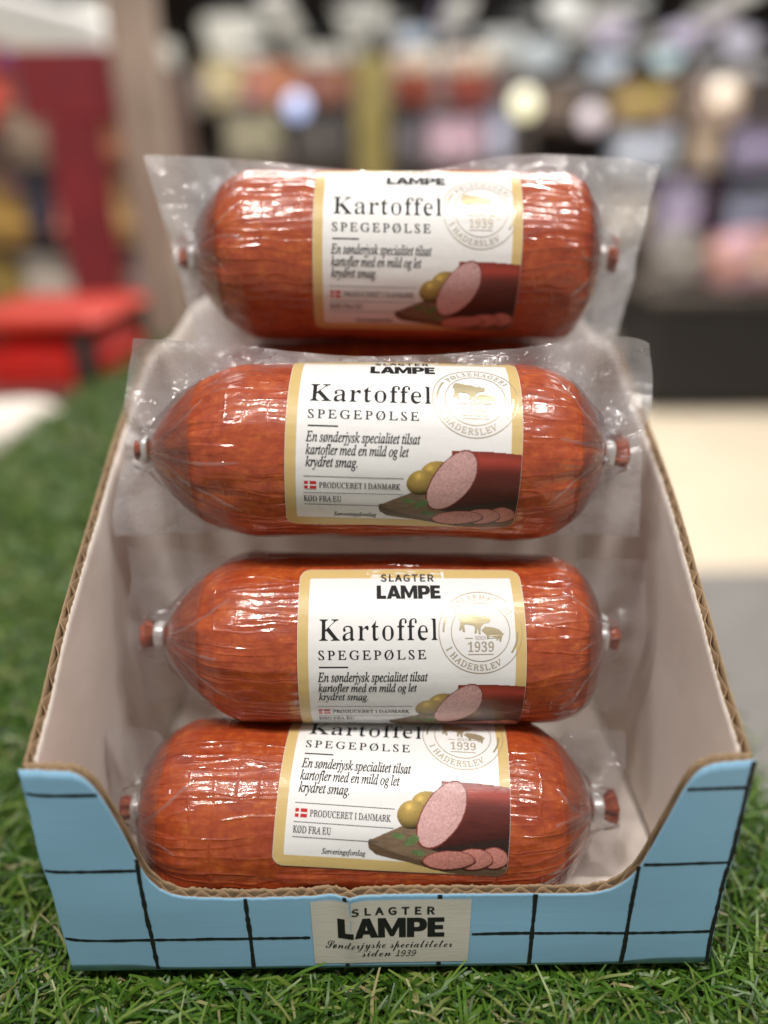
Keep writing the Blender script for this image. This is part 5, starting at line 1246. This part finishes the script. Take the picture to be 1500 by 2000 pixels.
for L in (
 ('pale yellow carton at the left of the upper shelf', 412, 112, 482, 202, (164, 152, 112), None),
 ('orange brown carton beside the pale yellow carton', 488, 124, 606, 202, (158, 98, 66), None),
 ('rust coloured carton left of the olive post', 612, 128, 704, 202, (122, 74, 52), None),
 ('sage grey carton on the second shelf under the orange brown carton', 452, 214, 562, 318, (124, 120, 98), None),
 ('charcoal carton on the second shelf left of the olive post', 584, 222, 700, 318, (66, 62, 62), None),
 ('slate carton on the second shelf right of the olive post', 776, 236, 838, 318, (88, 84, 92), None),
 ('mauve carton on the second shelf', 844, 236, 962, 318, (168, 138, 156), None),
 ('pale blue carton at the right end of the second shelf', 968, 222, 1006, 318, (160, 166, 192), None)):
    carton('carton', L[0], 'carton', *L[1:5], YC - .18, L[5], L[6], group=CG, depth=.2)
tub('tub', 'orange tub with cream lid beside the olive post', 'tub', 820, 96, 202, 92, YC - .1, (176, 82, 44), (196, 180, 160), CG)
tub('tub', 'orange tub with cream lid at the right end of the upper shelf', 'tub', 932, 96, 202, 100, YC - .1, (176, 82, 44), (196, 180, 160), CG)

# right: dark rack further off
YR = 5.2
x0, x1 = at(1035, 300, YR)[0], at(1620, 300, YR)[0]
rr_ = rack('shelf_rack', 'dark brown rack with lilac and beige goods at the right', x0, x1, YR, .45, zpx(140, YR), [zpx(y, YR) for y in (252, 345, 480)], (112, 102, 98), (92, 82, 80), pcol=(92, 84, 80))
RG = 'products on the dark rack at the right'
for L in (
 ('olive gold carton on the top shelf of the dark rack', 1206, 164, 1338, 250, (138, 118, 56)),
 ('brown carton at the left end of the dark rack top shelf', 1060, 170, 1140, 250, (92, 78, 66)),
 ('beige carton right of the olive gold carton', 1372, 160, 1470, 250, (190, 166, 140)),
 ('pale blue grey carton on the second shelf of the dark rack', 1206, 262, 1336, 343, (158, 164, 182)),
 ('tan carton on the second shelf beside the pale blue grey one', 1356, 258, 1424, 343, (176, 156, 132)),
 ('lilac carton at the right end of the second shelf', 1430, 262, 1560, 343, (136, 124, 160)),
 ('wide lilac carton on the third shelf under the tan carton', 1288, 362, 1386, 478, (146, 132, 164)),
 ('narrow dark red carton on the third shelf', 1390, 366, 1412, 478, (96, 24, 30)),
 ('blue grey carton right of the narrow dark red one', 1416, 376, 1540, 478, (112, 114, 140)),
 ('sand coloured carton at the left of the third shelf', 1180, 380, 1284, 478, (150, 136, 108))):
    carton('carton', L[0], 'carton', *L[1:5], YR - .18, L[5], group=RG, depth=.2)
YB = 3.5
a = at(1262, 806, YB); c = at(1640, 600, YB)
e = empty('chest', ((a[0] + c[0]) / 2, YB + .3, FLOOR_Z), 'low black chest standing on the beige floor at the right', 'chest')
W, H = c[0] - a[0], c[2] - FLOOR_Z
b = MB(); b.box((0, 0, H / 2 + .02), (W, .6, H - .04), b=.01); b.build('body', flat((26, 24, 26)), e)
b = MB(); b.box((0, 0, H + .02), (W + .03, .63, .04), b=.01); b.build('top_rim', flat((86, 80, 74)), e)
b = MB(); b.box((0, 0, .0105), (W - .06, .52, .02)); b.build('plinth', pm((.02, .02, .02)), e)
zc = c[2] + .041
def lie(label, px0, px1, hp, col, Yy, nm='bag', cat='bag'):
    p0 = at(px0, 600, Yy); p1 = at(px1, 600, Yy); k = p0[3] / FPX
    e = empty(nm, ((p0[0] + p1[0]) / 2, Yy, zc), label, cat)
    w2, h2 = (p1[0] - p0[0]) / 2, hp * k
    vs = []; n, mm_ = 20, 10
    prof_ = [(.86, 0), (.97, .10), (1, .35), (.95, .65), (.75, .90), (.35, 1.0)]
    b = MB(); b.lathe((0, 0, 0), prof_, 24); b.v = [(x * w2 * (1 + .05 * math.sin(5 * z)), y * .17, z * h2) for x, y, z in b.v]
    b.build('sack', pm(lin(*col)), e, True)
    b = MB(); b.box((0, -.165, h2 * .42), (w2 * 1.0, .02, h2 * .35), b=.004); b.build('printed_band', pm(lin(*[min(255, q + 20) for q in col])), e)
lie('salmon pink bag lying on the black chest', 1362, 1540, 105, (196, 140, 122), YB + .2)
lie('grey bag lying on the black chest left of the salmon pink bag', 1262, 1362, 110, (128, 122, 116), YB + .25)

# lamps: large white ones at the left, many small tinted ones at the right
WL = 'large white lamps under the black ceiling'
b = at(90, 50, 3.0)
e = empty('ceiling_lamp', (b[0], 3.0, b[2]), 'long grey light panel hanging over the brown rack at the far left', 'lamp')
k = b[3] / FPX
q = MB(); q.box((0, 0, 0), (330 * k, .5, 78 * k), b=.02); q.build('diffuser', pm(lin(140, 138, 130), .5, .75), e).rotation_euler = (0, math.radians(14), 0)
q = MB(); q.box((0, 0, 45 * k + .25), (.03, .03, .5)); q.build('hanger', M_DARK, e)
for j, (cx, cy, w_, h_) in enumerate(((232, 6, 110, 70), (300, 84, 90, 90), (470, 40, 100, 110), (500, 104, 70, 60), (640, 100, 64, 110), (716, 10, 80, 60))):
    lamp(['white lamp at the top edge between two dark gaps', 'white lamp above the beige pillar', 'largest white lamp above the pale yellow carton', 'white lamp just under the largest white lamp', 'tall white lamp above the rust coloured carton', 'white lamp at the top edge above the olive post'][j], cx, cy, w_ * 1.3, h_ * 1.25, 7.0, (176, 172, 158), 0.9, WL)
SL = 'small tinted lamps under the black ceiling at the right'
for (cx, cy, r, col, es, lb) in (
 (897, 22, 40, (150, 135, 175), 2.2, 'lilac lamp left of the white lamp at the top edge'),
 (822, 64, 40, (120, 140, 160), 2.2, 'slate blue lamp above the left orange tub'),
 (1118, 6, 52, (200, 198, 190), 2.4, 'bright white lamp at the top edge of the right half'),
 (985, 74, 70, (170, 172, 168), 1.4, 'wide grey lamp above the right orange tub'),
 (915, 108, 60, (150, 164, 166), 1.6, 'grey blue lamp just above the right orange tub'),
 (1070, 92, 56, (158, 170, 174), 1.7, 'pale cyan lamp above the cream round spot'),
 (1205, 50, 50, (176, 164, 184), 2.0, 'pale lilac lamp left of the dark gap'),
 (1200, 122, 46, (160, 174, 188), 1.9, 'pale blue lamp above the olive gold carton'),
 (1314, 112, 36, (160, 182, 186), 2.8, 'cyan round lamp above the beige carton'),
 (1348, 62, 44, (168, 156, 182), 2.1, 'violet lamp above the cyan round lamp'),
 (1412, 14, 52, (190, 176, 186), 1.9, 'pinkish lamp at the top edge near the right corner'),
 (1458, 76, 40, (182, 176, 190), 2.6, 'round lilac white lamp at the right edge'),
 (1250, 8, 40, (150, 150, 144), 1.6, 'dim grey lamp at the top edge'),
 (1476, 140, 50, (140, 138, 140), 1.5, 'dim grey lamp under the round lilac white lamp')):
    lamp(lb, cx, cy, r * 1.6, r * 1.4, 6.6, col, es * .5, SL)
for cx, cy, r in ((1032, 36, 40), (862, 112, 42), (960, 156, 40), (1136, 150, 44), (1262, 166, 36), (1400, 134, 44), (1244, 84, 40), (1140, 62, 40), (1392, 92, 36), (1492, 110, 40), (1000, 130, 40), (774, 40, 44), (590, 150, 40), (420, 150, 40)):
    lamp('dim grey glow added between the brighter lamps under the black ceiling', cx, cy, r * 1.8, r * 1.6, 7.4, (128, 126, 124), .65, 'added dim glows far behind')  # glows added to fill the dark gaps between the lamps
def spot(label, cx, cy, r, Yy, col, es):  # emissive discs added for blurred bright spots, source unknown
    a = at(cx, cy, Yy); k = a[3] / FPX
    e = empty('bokeh_spot', (a[0], Yy, a[2]), label, 'lamp', 'small round bright spots before the racks')
    b = MB(); b.lathe((0, 0, 0), [(.3, -.3), (.9, -.16), (1, 0), (.9, .16), (.3, .3)], 20); b.v = [(x * r * k, z * r * k - .0, y * r * k) for x, y, z in b.v]; b.build('lens', pm(lin(*col), .5, es), e, True)
    b = MB(); b.lathe((0, 0, 0), [(1.12, .1), (1.12, .5), (.4, .7)], 20); b.v = [(x * r * k, z * r * k, y * r * k) for x, y, z in b.v]; b.build('disc_back', M_DARK, e, True)
spot('blue round bright spot in front of the charcoal carton', 590, 205, 22, YC - .42, (90, 120, 180), 2.0)
spot('cream round bright spot at the right end of the long grey rack', 1035, 206, 26, YC - .42, (206, 200, 150), 1.6)
spot('mauve round bright spot on the dark rack', 1165, 236, 24, YR - .42, (140, 118, 132), 1.4)
spot('beige round bright spot before the beige carton', 1424, 190, 24, YR - .42, (206, 184, 156), 1.5)
